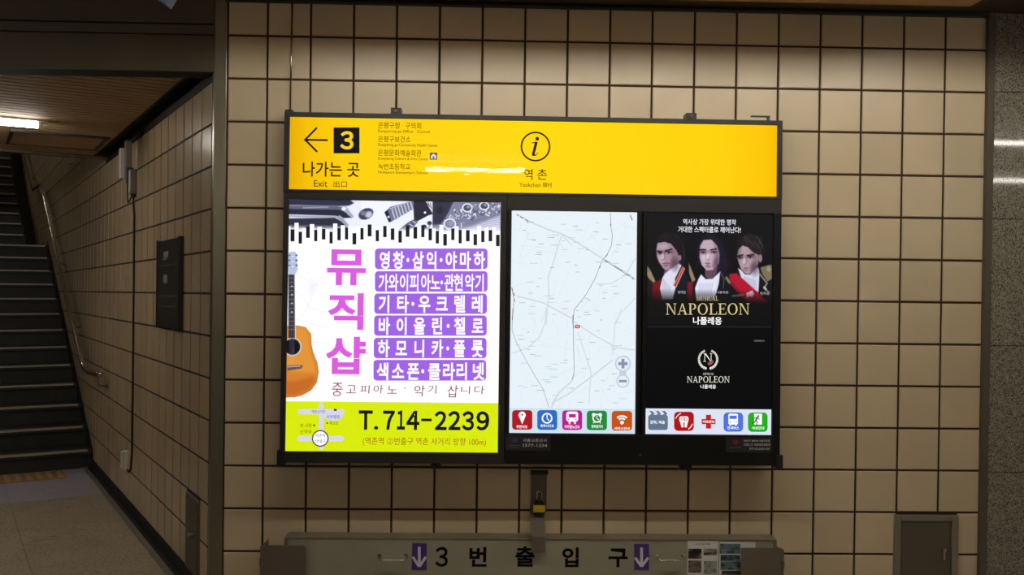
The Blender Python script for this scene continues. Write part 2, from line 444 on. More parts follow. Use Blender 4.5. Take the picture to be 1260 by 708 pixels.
sl = empty('slot_light', (1.8, -1.35, CEIL), 'long recessed lamp trough in the ceiling before the wall', 'lamp')
g = M()
H = .05
g.box((SLX0, SLY0, CEIL+H), (SLX1, SLY1, CEIL+H+.01)); g.box((SLX0, SLY0-.006, CEIL-.002), (SLX1, SLY0, CEIL+H)); g.box((SLX0, SLY1, CEIL-.002), (SLX1, SLY1+.006, CEIL+H))
g.build('trough', WHITEP, sl)
for i in range(3):
    g = M(); x = .05 + i*1.2
    g.tube([(x, -1.35, CEIL+.03), (x+1.12, -1.35, CEIL+.03)], .013, 10); g.build('tube', WASHM, sl)
tube_lamp('ceiling_lamp', (.45, -4.42, 2.77), (1.40, -4.42, 2.77), 'bare fluorescent tube lamp overhead near the viewer', r=.009, house=.05)
tube_lamp('ceiling_lamp', (5.3, -3.6, 2.78), (7.0, -3.6, 2.78), 'bare fluorescent tube lamp overhead far right', 'tubes over the concourse')
tube_lamp('ceiling_lamp', (6.8, -6.4, 2.78), (8.6, -6.4, 2.78), 'bare fluorescent tube lamp overhead far right, rear row', 'tubes over the concourse')
tube_lamp('ceiling_lamp', (-3.6, -2.6, 2.78), (-2.4, -2.6, 2.78), 'bare fluorescent tube lamp overhead left of the viewer')
pa, pb = L(1.93, -1.85, 2.482), L(1.93, -.575, 2.482)
tube_lamp('fluorescent_lamp', pa, pb, 'lit fluorescent tube under the slatted passage ceiling', house=.16, m=PASSM)
tube_lamp('fluorescent_lamp', L(1.93, -3.3, 2.482), L(1.93, -2.0, 2.482), 'unseen second fluorescent tube added in line to brighten the passage', house=.16, m=PASSM)  # tube outside the view, added to brighten the passage
for x_, w__ in ((-3.2, 'at the far left'), (-.4, 'left of the viewer'), (2.4, 'right of the viewer'), (5.2, 'at the far right')):  # unseen tubes added behind the camera to lift wall and ceiling
    tube_lamp('ceiling_lamp', (x_, -8.3, 2.78), (x_+1.5, -8.3, 2.78), 'unseen fill tube lamp added in a row by the rear wall, ' + w__, 'added fill tubes by the rear wall', m=REARM, r=.02)
for s_, z_ in ((7.2, 4.85), (11.2, 4.7)):  # tubes added out of view to light the stairwell
    a_, b_ = L(s_, -2.4, z_), L(s_, -1.2, z_)
    tube_lamp('stair_fill_lamp', a_, b_, 'unseen fluorescent tube added high over the lower stairs' if s_ < 8 else 'unseen fluorescent tube added high over the head of the stairs', 'added tubes over the stairs', m=STAIRM)

# ------------------------------------------------------------------ sign plane (leans out slightly at the foot)
SO = np.array([0.0, -0.17, 0.717]); SV = np.array([0.0, 0.04, 1.583]); SV /= np.linalg.norm(SV); SX = np.array([1.0, 0, 0]); SN = np.cross(SX, SV)   # SN points to the viewer
if SN[1] > 0: SN = -SN
S = F / 4.285                                     # photo pixels per metre on the sign plane
class Plane:
    def __init__(s, O, X, V, Nn, px): s.O, s.X, s.V, s.N, s.S = O, X, V, Nn, px
    def U(s, x, y):
        q = ray(x, y); t = ((s.O-CAM) @ s.N) / (q @ s.N); P = CAM + q*t - s.O
        return float(P @ s.X), float(P @ s.V)
    def fr(s, u, v, w_=0.0): return tuple(s.O + s.X*u + s.V*v + s.N*w_)
    def P(s, x, y, w_=0.0): return s.fr(*s.U(x, y), w_)
    def rect(s, tl, tr, br, bl):
        a, b, c, d = s.U(*tl), s.U(*tr), s.U(*br), s.U(*bl)
        return (a[0]+d[0])/2, (c[1]+d[1])/2, (b[0]+c[0])/2, (a[1]+b[1])/2      # u0,v0,u1,v1
SP = Plane(SO, SX, SV, SN, S)

_fc = bpy.data.curves.new('text_source', 'FONT'); _fo = bpy.data.objects.new('text_source', _fc); COL.objects.link(_fo)
_fc.resolution_u = 3
_tc = {}
def glyphs(body, bold=0.0, spacing=1.0):
    k = (body, bold, spacing)
    if k not in _tc:
        _fc.body = body; _fc.offset = bold; _fc.space_character = spacing
        me = _fo.to_mesh()
        v = np.array([tuple(q.co)[:2] for q in me.vertices]) if len(me.vertices) else np.zeros((0, 2))
        f = [tuple(p.vertices) for p in me.polygons]
        _fo.to_mesh_clear()
        _tc[k] = (v, f)
    return _tc[k]
def put2d(m, pl, v, f, w_):
    n = len(m.v); m.v += [pl.fr(a, b, w_) for a, b in v]
    for q in f: m.face([n+i for i in q])
def text(m, pl, body, l, t, r, b, w_=.0012, bold=0.0, spacing=1.0, slant=0.0):
    """lettering whose ink fills the box l,t,r,b (photo pixels)"""
    v, f = glyphs(body, bold, spacing)
    if not len(v): return
    u0, v1 = pl.U(l, (t+b)/2)[0], pl.U((l+r)/2, t)[1]; u1, v0 = pl.U(r, (t+b)/2)[0], pl.U((l+r)/2, b)[1]
    lo, hi = v.min(0), v.max(0)
    q = (v-lo)/(hi-lo); x = u0 + q[:, 0]*(u1-u0) + slant*q[:, 1]*(v1-v0); y = v0 + q[:, 1]*(v1-v0)
    put2d(m, pl, list(zip(x, y)), f, w_)
def glyph_at(m, pl, ch, cx, cy, ew, eh, w_=.0012, bold=0.0):
    """one character with its em box centred on cx,cy (photo pixels), em size ew x eh"""
    v, f = glyphs(ch, bold)
    c = pl.U(cx, cy); sx, sy = ew/pl.S, eh/pl.S
    if ch == '·': v = v - (v.min(0)+v.max(0))/2 + np.array([.46, .38])
    put2d(m, pl, [(c[0] + (a-.46)*sx, c[1] + (b_-.38)*sy) for a, b_ in v], f, w_)
def poly(m, pl, pts, w_=.0012):
    n = len(m.v); m.v += [pl.P(x, y, w_) for x, y in pts]; m.face([n+i for i in range(len(pts))])
def rpoly(m, pl, l, t, r, b, w_=.0012): poly(m, pl, [(l, b), (r, b), (r, t), (l, t)], w_)
def uvrect(m, pl, u0, v0, u1, v1, w_): m.quad(pl.fr(u0, v0, w_), pl.fr(u1, v0, w_), pl.fr(u1, v1, w_), pl.fr(u0, v1, w_))
def rrect(m, pl, l, t, r, b, rad, w_=.0008, seg=4):
    pts = []
    for cx, cy, a0 in ((r-rad, t+rad, -90), (r-rad, b-rad, 0), (l+rad, b-rad, 90), (l+rad, t+rad, 180)):
        for i in range(seg+1):
            a = math.radians(a0 + 90*i/seg); pts.append((cx+rad*math.cos(a), cy+rad*math.sin(a)))
    poly(m, pl, pts[::-1], w_)
def disc(m, pl, cx, cy, rx, ry=None, w_=.0012, seg=28, a0=0, a1=360):
    ry = ry or rx
    poly(m, pl, [(cx+rx*math.cos(math.radians(a0+(a1-a0)*i/seg)), cy-ry*math.sin(math.radians(a0+(a1-a0)*i/seg))) for i in range(seg + (a1-a0 != 360))], w_)
def ring(m, pl, cx, cy, ro, ri, w_=.0012, seg=32, a0=0, a1=360):
    for i in range(seg):
        p = [math.radians(a0+(a1-a0)*(i+k)/seg) for k in (0, 1)]
        poly(m, pl, [(cx+ri*math.cos(p[0]), cy-ri*math.sin(p[0])), (cx+ro*math.cos(p[0]), cy-ro*math.sin(p[0])), (cx+ro*math.cos(p[1]), cy-ro*math.sin(p[1])), (cx+ri*math.cos(p[1]), cy-ri*math.sin(p[1]))], w_)
def line(m, pl, pts, wd, w_=.0012):
    for (x0, y0), (x1, y1) in zip(pts, pts[1:]):
        dx, dy = x1-x0, y1-y0; l = math.hypot(dx, dy) or 1; nx, ny = -dy/l*wd/2, dx/l*wd/2
        poly(m, pl, [(x0+nx, y0+ny), (x1+nx, y1+ny), (x1-nx, y1-ny), (x0-nx, y0-ny)], w_)
def serif(m, pl, word, l, t, r, b, w_=.0012, big=1.0):
    """roman capitals with thick and thin strokes"""
    G = {
     'N': (1.0, [[(.0,0),(.3,0),(.3,.05),(.0,.05)],[(.12,0),(.18,0),(.18,1),(.12,1)],[(0,1),(.0,.95),(.14,.95),(.3,1)],[(.10,1),(.28,1),(.86,.0),(.82,-.02),(.78,0)],[(.80,0),(.86,0),(.86,1),(.80,1)],[(.68,.95),(.98,.95),(.98,1),(.68,1)]]),
     'A': (.95, [[(.42,1),(.52,1),(.86,0),(.70,0)],[(.42,1),(.47,.93),(.17,0),(.11,0)],[(.22,.3),(.68,.3),(.68,.36),(.22,.36)],[(0,0),(.28,0),(.28,.05),(0,.05)],[(.6,0),(.95,0),(.95,.05),(.6,.05)]]),
     'P': (.8, [[(.12,0),(.27,0),(.27,1),(.12,1)],[(0,0),(.4,0),(.4,.05),(0,.05)],[(0,.95),(.45,.95),(.45,1),(0,1)]]),
     'O': (1.0, []),
     'L': (.78, [[(.12,0),(.27,0),(.27,1),(.12,1)],[(0,.95),(.4,.95),(.4,1),(0,1)],[(0,0),(.72,0),(.72,.06),(0,.06)],[(.64,0),(.72,0),(.75,.28),(.71,.28)]]),
     'E': (.8, [[(.12,0),(.27,0),(.27,1),(.12,1)],[(0,.94),(.7,.94),(.7,1),(0,1)],[(0,0),(.73,0),(.73,.06),(0,.06)],[(.2,.49),(.55,.49),(.55,.55),(.2,.55)],[(.66,0),(.73,0),(.77,.25),(.73,.25)],[(.64,1),(.7,1),(.72,.78),(.69,.78)],[(.52,.4),(.56,.4),(.56,.64),(.52,.64)]]),
     'M': (1.15, [[(.12,0),(.17,0),(.2,1),(.15,1)],[(.15,1),(.3,1),(.6,.1),(.54,0)],[(.5,.0),(.57,0),(.92,1),(.86,1)],[(.84,1),(1.0,1),(1.03,0),(.88,0)],[(0,0),(.28,0),(.28,.06),(0,.06)],[(.8,0),(1.12,0),(1.12,.06),(.8,.06)]]),
     'U': (.95, [[(.12,.25),(.27,.25),(.27,1),(.12,1)],[(.72,.25),(.78,.25),(.78,1),(.72,1)],[(.12,.25),(.27,.25),(.4,.06),(.6,.06),(.72,.25),(.78,.25),(.62,0),(.35,0)],[(0,.94),(.4,.94),(.4,1),(0,1)],[(.6,.94),(.9,.94),(.9,1),(.6,1)]]),
     'S': (.65, [[(.05,.7),(.2,.72),(.25,.93),(.5,.95),(.5,1),(.2,1)],[(.05,.75),(.2,.78),(.58,.35),(.42,.25)],[(.42,.3),(.58,.33),(.4,0),(.08,0),(.08,.06),(.35,.06)],[(.48,1),(.53,1),(.53,.75),(.48,.78)],[(.04,0),(.08,0),(.08,.28),(.04,.28)]]),
     'I': (.45, [[(.14,0),(.29,0),(.29,1),(.14,1)],[(0,0),(.42,0),(.42,.06),(0,.06)],[(0,.94),(.42,.94),(.42,1),(0,1)]]),
     'C': (.85, []),
    }
    tot = sum(G[c][0] for c in word) + .06*(len(word)-1)
    h = b-t; k = (r-l)/tot; x = l
    for i, c in enumerate(word):
        wd, ps = G[c]
        hh = h; 
        for p in ps: poly(m, pl, [(x+a*k, b-c_*hh) for a, c_ in p], w_)
        if c in 'OC':
            for j in range(24 if c == 'O' else 19):
                a = [math.radians((0 if c == 'O' else 40) + 15*(j+q)) for q in (0, 1)]
                def e(an, rx, ry): return (x+(.48+rx*math.cos(an))*k, b-(.5+ry*math.sin(an))*hh)
                poly(m, pl, [e(a[0], .31, .46), e(a[0], .46, .52), e(a[1], .46, .52), e(a[1], .31, .46)], w_)
        if c == 'P':
            for j in range(10):
                a = [math.radians(-90 + 18*(j+q)) for q in (0, 1)]
                def e(an, rx, ry): return (x+(.38+rx*math.cos(an))*k, b-(.72+ry*math.sin(an))*hh)
                poly(m, pl, [e(a[0], .2, .22), e(a[0], .35, .28), e(a[1], .35, .28), e(a[1], .2, .22)], w_)
        x += (wd+.06)*k

class Paint:
    """printed photograph as vertex colours on a fine grid; control points in photo pixels"""
    def __init__(s, pl, u0, v0, u1, v1, res=2.0, bg=(255, 255, 255)):
        s.pl = pl; s.r = (u0, v0, u1, v1); k = pl.S
        s.nx = int((u1-u0)*k*res)+1; s.ny = int((v1-v0)*k*res)+1
        s.X, s.Y = np.meshgrid(np.linspace(u0*k, u1*k, s.nx), np.linspace(v0*k, v1*k, s.ny))
        s.C = np.zeros((s.ny, s.nx, 3)) + np.array(bg, float)
    def T(s, pts): k = s.pl.S; return np.array([[q*k for q in s.pl.U(x, y)] for x, y in pts])
    def blend(s, sl, a, col): s.C[sl] = s.C[sl]*(1-a[..., None]) + np.array(col, float)*a[..., None]
    def win(s, lo, hi):
        x = s.X[0]; y = s.Y[:, 0]
        i0, i1 = np.searchsorted(x, lo[0]), np.searchsorted(x, hi[0]); j0, j1 = np.searchsorted(y, lo[1]), np.searchsorted(y, hi[1])
        return (slice(j0, j1), slice(i0, i1))
    def poly(s, pts, col, soft=.5, alpha=1.0):
        P = s.T(pts); sl = s.win(P.min(0)-soft*2-1, P.max(0)+soft*2+1); X, Y = s.X[sl], s.Y[sl]
        if X.size == 0: return
        ins = np.zeros(X.shape, bool); dm = np.full(X.shape, 1e9)
        for i in range(len(P)):
            (x0, y0), (x1, y1) = P[i], P[(i+1) % len(P)]
            c = (y0 > Y) != (y1 > Y)
            with np.errstate(divide='ignore', invalid='ignore'):
                ins ^= c & (X < (x1-x0)*(Y-y0)/((y1-y0) or 1e-9) + x0)
            dx, dy = x1-x0, y1-y0; t = np.clip(((X-x0)*dx+(Y-y0)*dy)/((dx*dx+dy*dy) or 1e-9), 0, 1)
            dm = np.minimum(dm, np.hypot(X-x0-t*dx, Y-y0-t*dy))
        sd = np.where(ins, dm, -dm)
        s.blend(sl, np.clip(sd/(2*soft)+.5, 0, 1)*alpha, col)
    def ell(s, cx, cy, rx, ry, col, soft=.5, alpha=1.0, rot=0):
        P = s.T([(cx, cy)])[0]; m_ = max(rx, ry)+soft*2+1; sl = s.win(P-m_, P+m_); X, Y = s.X[sl]-P[0], s.Y[sl]-P[1]
        if X.size == 0: return
        a = math.radians(rot); x = X*math.cos(a)+Y*math.sin(a); y = -X*math.sin(a)+Y*math.cos(a)
        q = np.hypot(x/rx, y/ry); sd = (1-q)*min(rx, ry)
        s.blend(sl, np.clip(sd/(2*soft)+.5, 0, 1)*alpha, col)
    def ln(s, pts, wd, col, soft=.4, alpha=1.0):
        P = s.T(pts); sl = s.win(P.min(0)-wd-2, P.max(0)+wd+2); X, Y = s.X[sl], s.Y[sl]
        if X.size == 0: return
        dm = np.full(X.shape, 1e9)
        for i in range(len(P)-1):
            (x0, y0), (x1, y1) = P[i], P[i+1]
            dx, dy = x1-x0, y1-y0; t = np.clip(((X-x0)*dx+(Y-y0)*dy)/((dx*dx+dy*dy) or 1e-9), 0, 1)
            dm = np.minimum(dm, np.hypot(X-x0-t*dx, Y-y0-t*dy))
        s.blend(sl, np.clip((wd/2-dm)/(2*soft)+.5, 0, 1)*alpha, col)
    def build(s, name, parent, w_, strength=1.0):
        me = bpy.data.meshes.new(name); org = np.array(wloc(parent)); k = s.pl.S
        V = (s.pl.O + w_*s.pl.N - org) + (s.X/k)[..., None]*s.pl.X + (s.Y/k)[..., None]*s.pl.V
        nv = s.nx*s.ny; me.vertices.add(nv); me.vertices.foreach_set('co', V.reshape(-1))
        i = np.arange((s.nx-1)*(s.ny-1)); r, c = i//(s.nx-1), i % (s.nx-1); a = r*s.nx+c
        q = np.stack([a, a+1, a+1+s.nx, a+s.nx], 1)
        me.loops.add(q.size); me.loops.foreach_set('vertex_index', q.reshape(-1))
        me.polygons.add(len(q)); me.polygons.foreach_set('loop_start', np.arange(len(q))*4); me.polygons.foreach_set('loop_total', np.full(len(q), 4))
        me.update(calc_edges=True)
        at_ = me.color_attributes.new('print', 'FLOAT_COLOR', 'POINT')
        x = s.C.reshape(-1, 3)/255; l_ = np.where(x <= .04045, x/12.92, ((x+.055)/1.055)**2.4)
        at_.data.foreach_set('color', np.concatenate([l_, np.ones((nv, 1))], 1).reshape(-1))
        m = bpy.data.materials.new(name+'_print'); m.use_nodes = True; nt = m.node_tree; b = nt.nodes['Principled BSDF']
        b.inputs['Base Color'].default_value = (.003, .003, .003, 1); b.inputs['Roughness'].default_value = .35; b.inputs['Specular IOR Level'].default_value = .25
        n = nt.nodes.new('ShaderNodeAttribute'); n.attribute_name = 'print'
        if strength: nt.links.new(n.outputs['Color'], b.inputs['Emission Color']); b.inputs['Emission Strength'].default_value = strength
        else: nt.links.new(n.outputs['Color'], b.inputs['Base Color'])
        me.materials.append(m)
        o = bpy.data.objects.new(name, me); COL.objects.link(o); o.parent = parent
        return o

def sbox(m, u0, v0, u1, v1, w0, w1, pl=SP): m.box((u0, v0, w0), (u1, v1, w1), pl.fr)
def frame_bars(outer, inner, w0, w1, parent, m, name='frame', bevel=.002):
    (a, b, c, d), (e, f, g_, h) = outer, inner
    g = M(); sbox(g, a, h, c, d, w0, w1); sbox(g, a, b, c, f, w0, w1); sbox(g, a, f, e, h, w0, w1); sbox(g, g_, f, c, h, w0, w1)
    return g.build(name, m, parent, bevel=bevel)

# ================================================================== yellow direction sign
O1 = SP.rect((350.3, 137.3), (963.3, 148.5), (962.5, 243), (348, 239.5))
I1 = SP.rect((356.3, 143.3), (957, 154), (956.3, 241.5), (355.2, 233.3))
B1 = O1[1]                                         # foot of the upper box
ds = empty('direction_sign', SP.fr((O1[0]+O1[2])/2, O1[1], -.06), 'long yellow backlit exit sign in a dark frame along the top of the panel group', 'sign')
frame_bars(O1, (I1[0], I1[1], I1[2], I1[3]), -.02, 0, ds, FRAME)
g = M(); sbox(g, O1[0]+.003, O1[1]+.003, O1[2]-.003, O1[3]-.003, -.115, -.0215); g.build('housing', FRAME, ds)
# acrylic face: glowing yellow, slightly wavy gloss
YF = bpy.data.materials.new('yellow_acrylic'); YF.use_nodes = True; nt = YF.node_tree; b = nt.nodes['Principled BSDF']
b.inputs['Base Color'].default_value = lin((90, 60, 0)) + (1,); b.inputs['Roughness'].default_value = .012; b.inputs['Specular IOR Level'].default_value = .5
ge = nt.nodes.new('ShaderNodeNewGeometry'); mp = nt.nodes.new('ShaderNodeMapping'); mp.inputs['Scale'].default_value = (3, 3, 14)
no = nt.nodes.new('ShaderNodeTexNoise'); no.inputs['Scale'].default_value = 4; bp = nt.nodes.new('ShaderNodeBump'); bp.inputs['Strength'].default_value = .1; bp.inputs['Distance'].default_value = .0008
nt.links.new(ge.outputs['Position'], mp.inputs['Vector']); nt.links.new(mp.outputs[0], no.inputs['Vector']); nt.links.new(no.outputs['Fac'], bp.inputs['Height']); nt.links.new(bp.outputs[0], b.inputs['Normal'])
sx_ = nt.nodes.new('ShaderNodeSeparateXYZ'); nt.links.new(ge.outputs['Position'], sx_.inputs[0])
mr_ = nt.nodes.new('ShaderNodeMapRange'); mr_.inputs[1].default_value = I1[0]; mr_.inputs[2].default_value = I1[2]; nt.links.new(sx_.outputs[0], mr_.inputs[0])
rp_ = nt.nodes.new('ShaderNodeValToRGB'); nt.links.new(mr_.outputs[0], rp_.inputs[0])      # backlight falloff toward both ends, painted into the emission colour
e_ = rp_.color_ramp.elements; e_[0].color = lin((226, 168, 6)) + (1,); e_[1].color = lin((238, 186, 8)) + (1,)
for ps_, c_ in ((.035, (240, 190, 12)), (.12, (250, 206, 16)), (.5, (252, 214, 20)), (.88, (250, 206, 16)), (.97, (246, 196, 12))):
    q_ = e_.new(ps_); q_.color = lin(c_) + (1,)
nt.links.new(rp_.outputs[0], b.inputs['Emission Color']); b.inputs['Emission Strength'].default_value = 1.0
g = M(); uvrect(g, SP, I1[0]-.002, I1[1]-.002, I1[2]+.002, I1[3]+.002, -.011); g.build('yellow_face', YF, ds)
WY = -.0100
g = M(); line(g, SP, [(373.4, 171.6), (402.8, 172.0)], 2.3, WY); line(g, SP, [(374.2, 172.4), (389.6, 156.6)], 2.3, WY); line(g, SP, [(374.2, 170.8), (389.8, 186.6)], 2.3, WY+.0002)
g.build('arrow', INK, ds)
NB = mat('number_black', (14, 12, 32), rough=.5, spec=.12)
g = M(); rpoly(g, SP, 410.1, 156.4, 442, 188.4, WY); nb = g.build('number_plate', NB, ds)
g = M(); text(g, SP, '３', 418.2, 160.9, 434.8, 183.7, WY+.0006, bold=.03); g.build('numeral', lit((250, 208, 14)), nb)
def lettering(parent, m, items, name='lettering', pl=SP):
    if len(items) > 2:
        for it in items: o_ = lettering(parent, m, [it], name, pl)
        return o_
    g = M()
    for it in items:
        body, l, t, r, b_ = it[:5]; kw = it[5] if len(it) > 5 else {}
        kw = dict({'w_': WY}, **kw); text(g, pl, body, l, t, r, b_, **kw)
    return g.build(name, m, parent)
INKR = mat('dark_brown_ink', (34, 8, 3), rough=.6, spec=.1)
lettering(ds, INKR, [('나가는 곳', 372, 198.8, 442, 217.3, {'bold': .012})])
lettering(ds, INKR, [('Exit', 385.8, 221.5, 402.4, 229.6), ('出口', 409.8, 222.4, 426.4, 230.2)])
for it in ((('은평구청 · 구의회', 465, 150.0, 518, 158.0), ('Eunpyeong-gu Office · Council', 465, 159.4, 528.5, 163.9)),
           (('은평구보건소', 465, 167.0, 505, 174.8), ('Eunpyeong-gu Community Health Center', 465, 176.2, 538.5, 180.9)),
           (('은평문화예술회관', 465, 184.0, 518.3, 191.8), ('Eunpyeong Culture & Arts Center', 465, 193.3, 527, 197.6)),
           (('녹번초등학교', 465, 201.0, 504.7, 208.4), ('Nokbeon Elementary School', 465, 210.3, 526, 214.7))):
    lettering(ds, INKR, it)
g = M(); rpoly(g, SP, 528.7, 187.5, 537.8, 196.2, WY); pg = g.build('pictogram', mat('pictogram_grey', (96, 84, 80), rough=.4), ds)
g = M(); poly(g, SP, [(530.2, 195), (532.2, 195), (532.2, 192), (534.4, 192), (534.4, 195), (536.4, 195), (536.4, 191.5), (533.3, 188.6), (530.2, 191.5)][::-1], WY+.0006); g.build('house_mark', lit((240, 230, 250)), pg)
g = M(); ring(g, SP, 659.1, 180.0, 18.4, 16.4, WY, 48)
line(g, SP, [(654.6, 175.6), (660.6, 174.4)], 1.2, WY); poly(g, SP, [(658.2, 175.2), (661.9, 174.2), (657.9, 189.6), (659.3, 190.0), (662.4, 187.0), (662.9, 187.6), (659.2, 191.5), (655.6, 191.6), (654.5, 190.0)], WY+.0002)
disc(g, SP, 661.2, 170.3, 2.3, w_=WY, seg=16); g.build('information_mark', INKR, ds)
lettering(ds, INKR, [('역', 645.2, 207.6, 655.4, 221.2), ('촌', 661.2, 207.8, 673.3, 220.8)])
lettering(ds, INKR, [('Yeokchon', 639.2, 224.6, 665.5, 229.8), ('驛村', 668, 224.4, 679.5, 230.4)])
for x, y in ((486.4, 137.6), (852.6, 143)):           # hanging lugs on the top edge
    u, v = SP.U(x, y)
    g = M(); sbox(g, u-.024, O1[3]+.0005, u+.024, O1[3]+.034, -.10, -.03)
    l_ = g.build('lug', FRAME, ds, bevel=.002)
    g = M(); g.tube([SP.fr(u, O1[3]+.018, -.0305), SP.fr(u, O1[3]+.018, -.022)], .008, 12); g.build('bolt', CHROME, l_)
u, v = SP.U(941, 143)
g = M(); sbox(g, u-.052, O1[3]+.022, u+.035, O1[3]+.028, -.05, -.035); sbox(g, u+.024, O1[3]+.0005, u+.034, O1[3]+.028, -.05, -.035); g.build('latch', BLACKP, ds)
g = M(); g.box((O1[0]-.004, -.10, SP.fr(0, O1[3])[2]-.01), (O1[0]+.03, -.03, SP.fr(0, O1[3])[2]+.016)); g.build('corner_cap', BLACKP, ds, bevel=.003)

# ================================================================== advertising light box
O2 = SP.rect((348.6, 240.3), (623.8, 242), (620, 572), (344.2, 568.5)); O2 = (O2[0], O2[1], O2[2], O1[1]-.0015)
I2 = SP.rect((355.2, 246), (616.4, 248.6), (612.3, 557), (350.8, 556.4))
ad = empty('advertising_light_box', SP.fr((O2[0]+O2[2])/2, O2[1], -.06), 'backlit white, purple and lime music shop poster box at the left below the yellow sign', 'light box')
frame_bars(O2, I2, -.02, .002, ad, FRAME)
g = M(); sbox(g, O2[0]+.003, O2[1]+.003, O2[2]-.003, O2[3]-.003, -.15, -.0215); g.build('housing', FRAME, ad)
pw = -.012
g = M(); uvrect(g, SP, I2[0]-.002, I2[1]-.002, I2[2]+.002, I2[3]+.002, pw); poster = g.build('poster', lit((253, 252, 255), 1.05), ad)
vY = SP.U(480, 495.5)[1]
g = M(); uvrect(g, SP, I2[0]-.001, I2[1]-.001, I2[2]+.001, vY, pw+.0006); g.build('lime_band', lit((218, 236, 12)), ad)
W1, W2, W3 = pw+.0012, pw+.0018, pw+.0024
# photographs across the top: piano keys, electric guitar, saxophone keys
u0, v0 = I2[0], SP.U(480, 286)[1]
p = Paint(SP, I2[0], v0, I2[2], I2[3], 2.2, (236, 238, 250))
def z1(pts, ox=345, oy=240, k=9.0): return [(ox+x/k, oy+y/k) for x, y in pts]
A = lambda *q: z1(q)
Bz = lambda *q: z1(q, 480)
p.poly(A((90,40),(885,40),(885,480),(90,480)), (226, 230, 246), .4)
p.poly(A((80,45),(760,48),(850,115),(620,120),(80,108)), (46, 48, 70), .8)
p.poly(A((80,112),(620,118),(700,135),(660,160),(80,155)), (96, 98, 122), 1.0)
p.ln(A((250,140),(520,132)), 1.2, (170, 172, 190), .8)
p.poly(A((80,150),(660,158),(740,200),(790,250),(700,255),(600,228),(80,212)), (38, 40, 62), .7)
p.poly(A((670,130),(720,122),(810,235),(790,255),(740,215)), (168, 170, 190), .5)
p.ell(345+700/9, 240+150/9, 2.6, 2.0, (240, 242, 255), .6)
p.ln(A((100,232),(330,238),(600,240)), 1.6, (150, 150, 170), .9)
p.poly(A((80,258),(600,250),(690,300),(745,360),(500,372),(80,362)), (44, 46, 66), .7)
p.poly(A((610,245),(650,222),(690,250),(755,330),(740,362),(680,300)), (160, 162, 184), .5)
p.poly(A((80,365),(600,372),(600,500),(80,500)), (74, 76, 98), 1.2)
p.poly(A((750,120),(885,50),(885,480),(750,480),(755,330),(700,262),(815,255),(815,235)), (232, 235, 250), 1.0)
p.poly(A((885,40),(1215,40),(1215,470),(885,470)), (240, 242, 254), .3)
p.ell(345+945/9, 240+208/9, 9.4, 6.6, (58, 60, 84), .6, rot=25)
p.ell(345+975/9, 240+215/9, 4.6, 4.0, (196, 198, 216), 1.4, rot=25)
p.ell(345+915/9, 240+200/9, 3.6, 3.0, (120, 122, 150), 1.2)
p.poly(Bz((-65,190),(0,130),(255,60),(260,150),(0,300),(-18,300)), (110, 112, 140), .5)
p.poly(Bz((-65,190),(-28,165),(8,290),(-15,300)), (28, 28, 48), .4)
p.ell(480-20/9, 240+242/9, 1.3, 1.3, (235, 235, 250), .3)
for i in range(7): p.ln(Bz((20+i*34, 160-i*14), (48+i*34, 255-i*14)), 1.5, (206, 208, 228), .5)
p.ln(Bz((0,150),(245,60)), 1.2, (190, 192, 212), .4)
p.poly(Bz((255,55),(385,60),(470,200),(470,210),(420,225),(300,290),(262,275)), (42, 40, 58), .5)
p.poly(Bz((385,60),(470,65),(470,200)), (232, 234, 248), .3)
for i in range(3): p.ln(Bz((395+i*24, 75+i*6), (425+i*16, 115+i*18)), .8, (60, 60, 84), .3)
p.ell(480+385/9, 240+193/9, 1.4, 1.4, (245, 245, 255), .3)
p.poly(Bz((90,385),(200,300),(270,265),(305,300),(240,370),(140,410)), (90, 90, 118), .5)
for i in range(4): p.ln(Bz((130+i*40, 380-i*30), (165+i*40, 400-i*30)), 1.1, (212, 214, 232), .4)
p.ell(480+375/9, 240+355/9, 3.4, 3.0, (40, 40, 60), .5); p.ell(480+435/9, 240+310/9, 2.8, 2.5, (54, 54, 78), .6)
p.ln(Bz((400,390),(440,340)), 1.6, (140, 142, 170), .4)
p.poly(Bz((470,60),(1225,75),(1225,460),(470,430)), (126, 128, 156), .3)
p.poly(Bz((470,60),(700,70),(640,200),(560,320),(470,330)), (50, 50, 72), 1.0)
p.ell(480+550/9, 240+165/9, 4.5, 4.5, (34, 34, 54), 1.2)
p.poly(Bz((760,400),(1225,220),(1225,460),(760,460)), (206, 209, 232), 2.0)
for i in range(5): p.ln(Bz((780, 330+i*14), (1225, 215+i*26)), .7, (118+14*i, 120+14*i, 150+12*i), .4)
rs = random.Random(3)
for i in range(150):
    a = rs.random(); x = 590+a*620; y = 300-a*200+rs.gauss(0, 42); y = max(78, y)
    c = rs.choice([(244, 246, 255), (220, 222, 240), (60, 60, 84), (90, 92, 120), (180, 182, 206)])
    an = rs.random()*6.28; l_ = rs.uniform(8, 34)
    p.ln(Bz((x, y), (x+math.cos(an)*l_, y+math.sin(an)*l_)), rs.uniform(.5, 1.5), c, .3)
for x, y, r in ((855,140,50),(1042,120,48),(660,320,62)):
    p.ell(480+x/9, 240+y/9, r/9+1, r/9, (235, 237, 250), .4); p.ell(480+x/9, 240+y/9, r/9-.8, r/9-1.6, (70 if r < 60 else 130, 70 if r < 60 else 132, 96 if r < 60 else 160), .5)
    p.ell(480+x/9+1.2, 240+y/9-1, r/9-3.5, r/9-3.8, (150, 152, 178), .8)
wf = SP.U(480, 283)[1]*S; fade = np.clip((p.Y[:, :1]-wf)/8+.3, 0, 1)
p.C = p.C*fade[..., None] + 253*(1-fade[..., None])
p.build('instrument_photographs', ad, W1, 1.05)
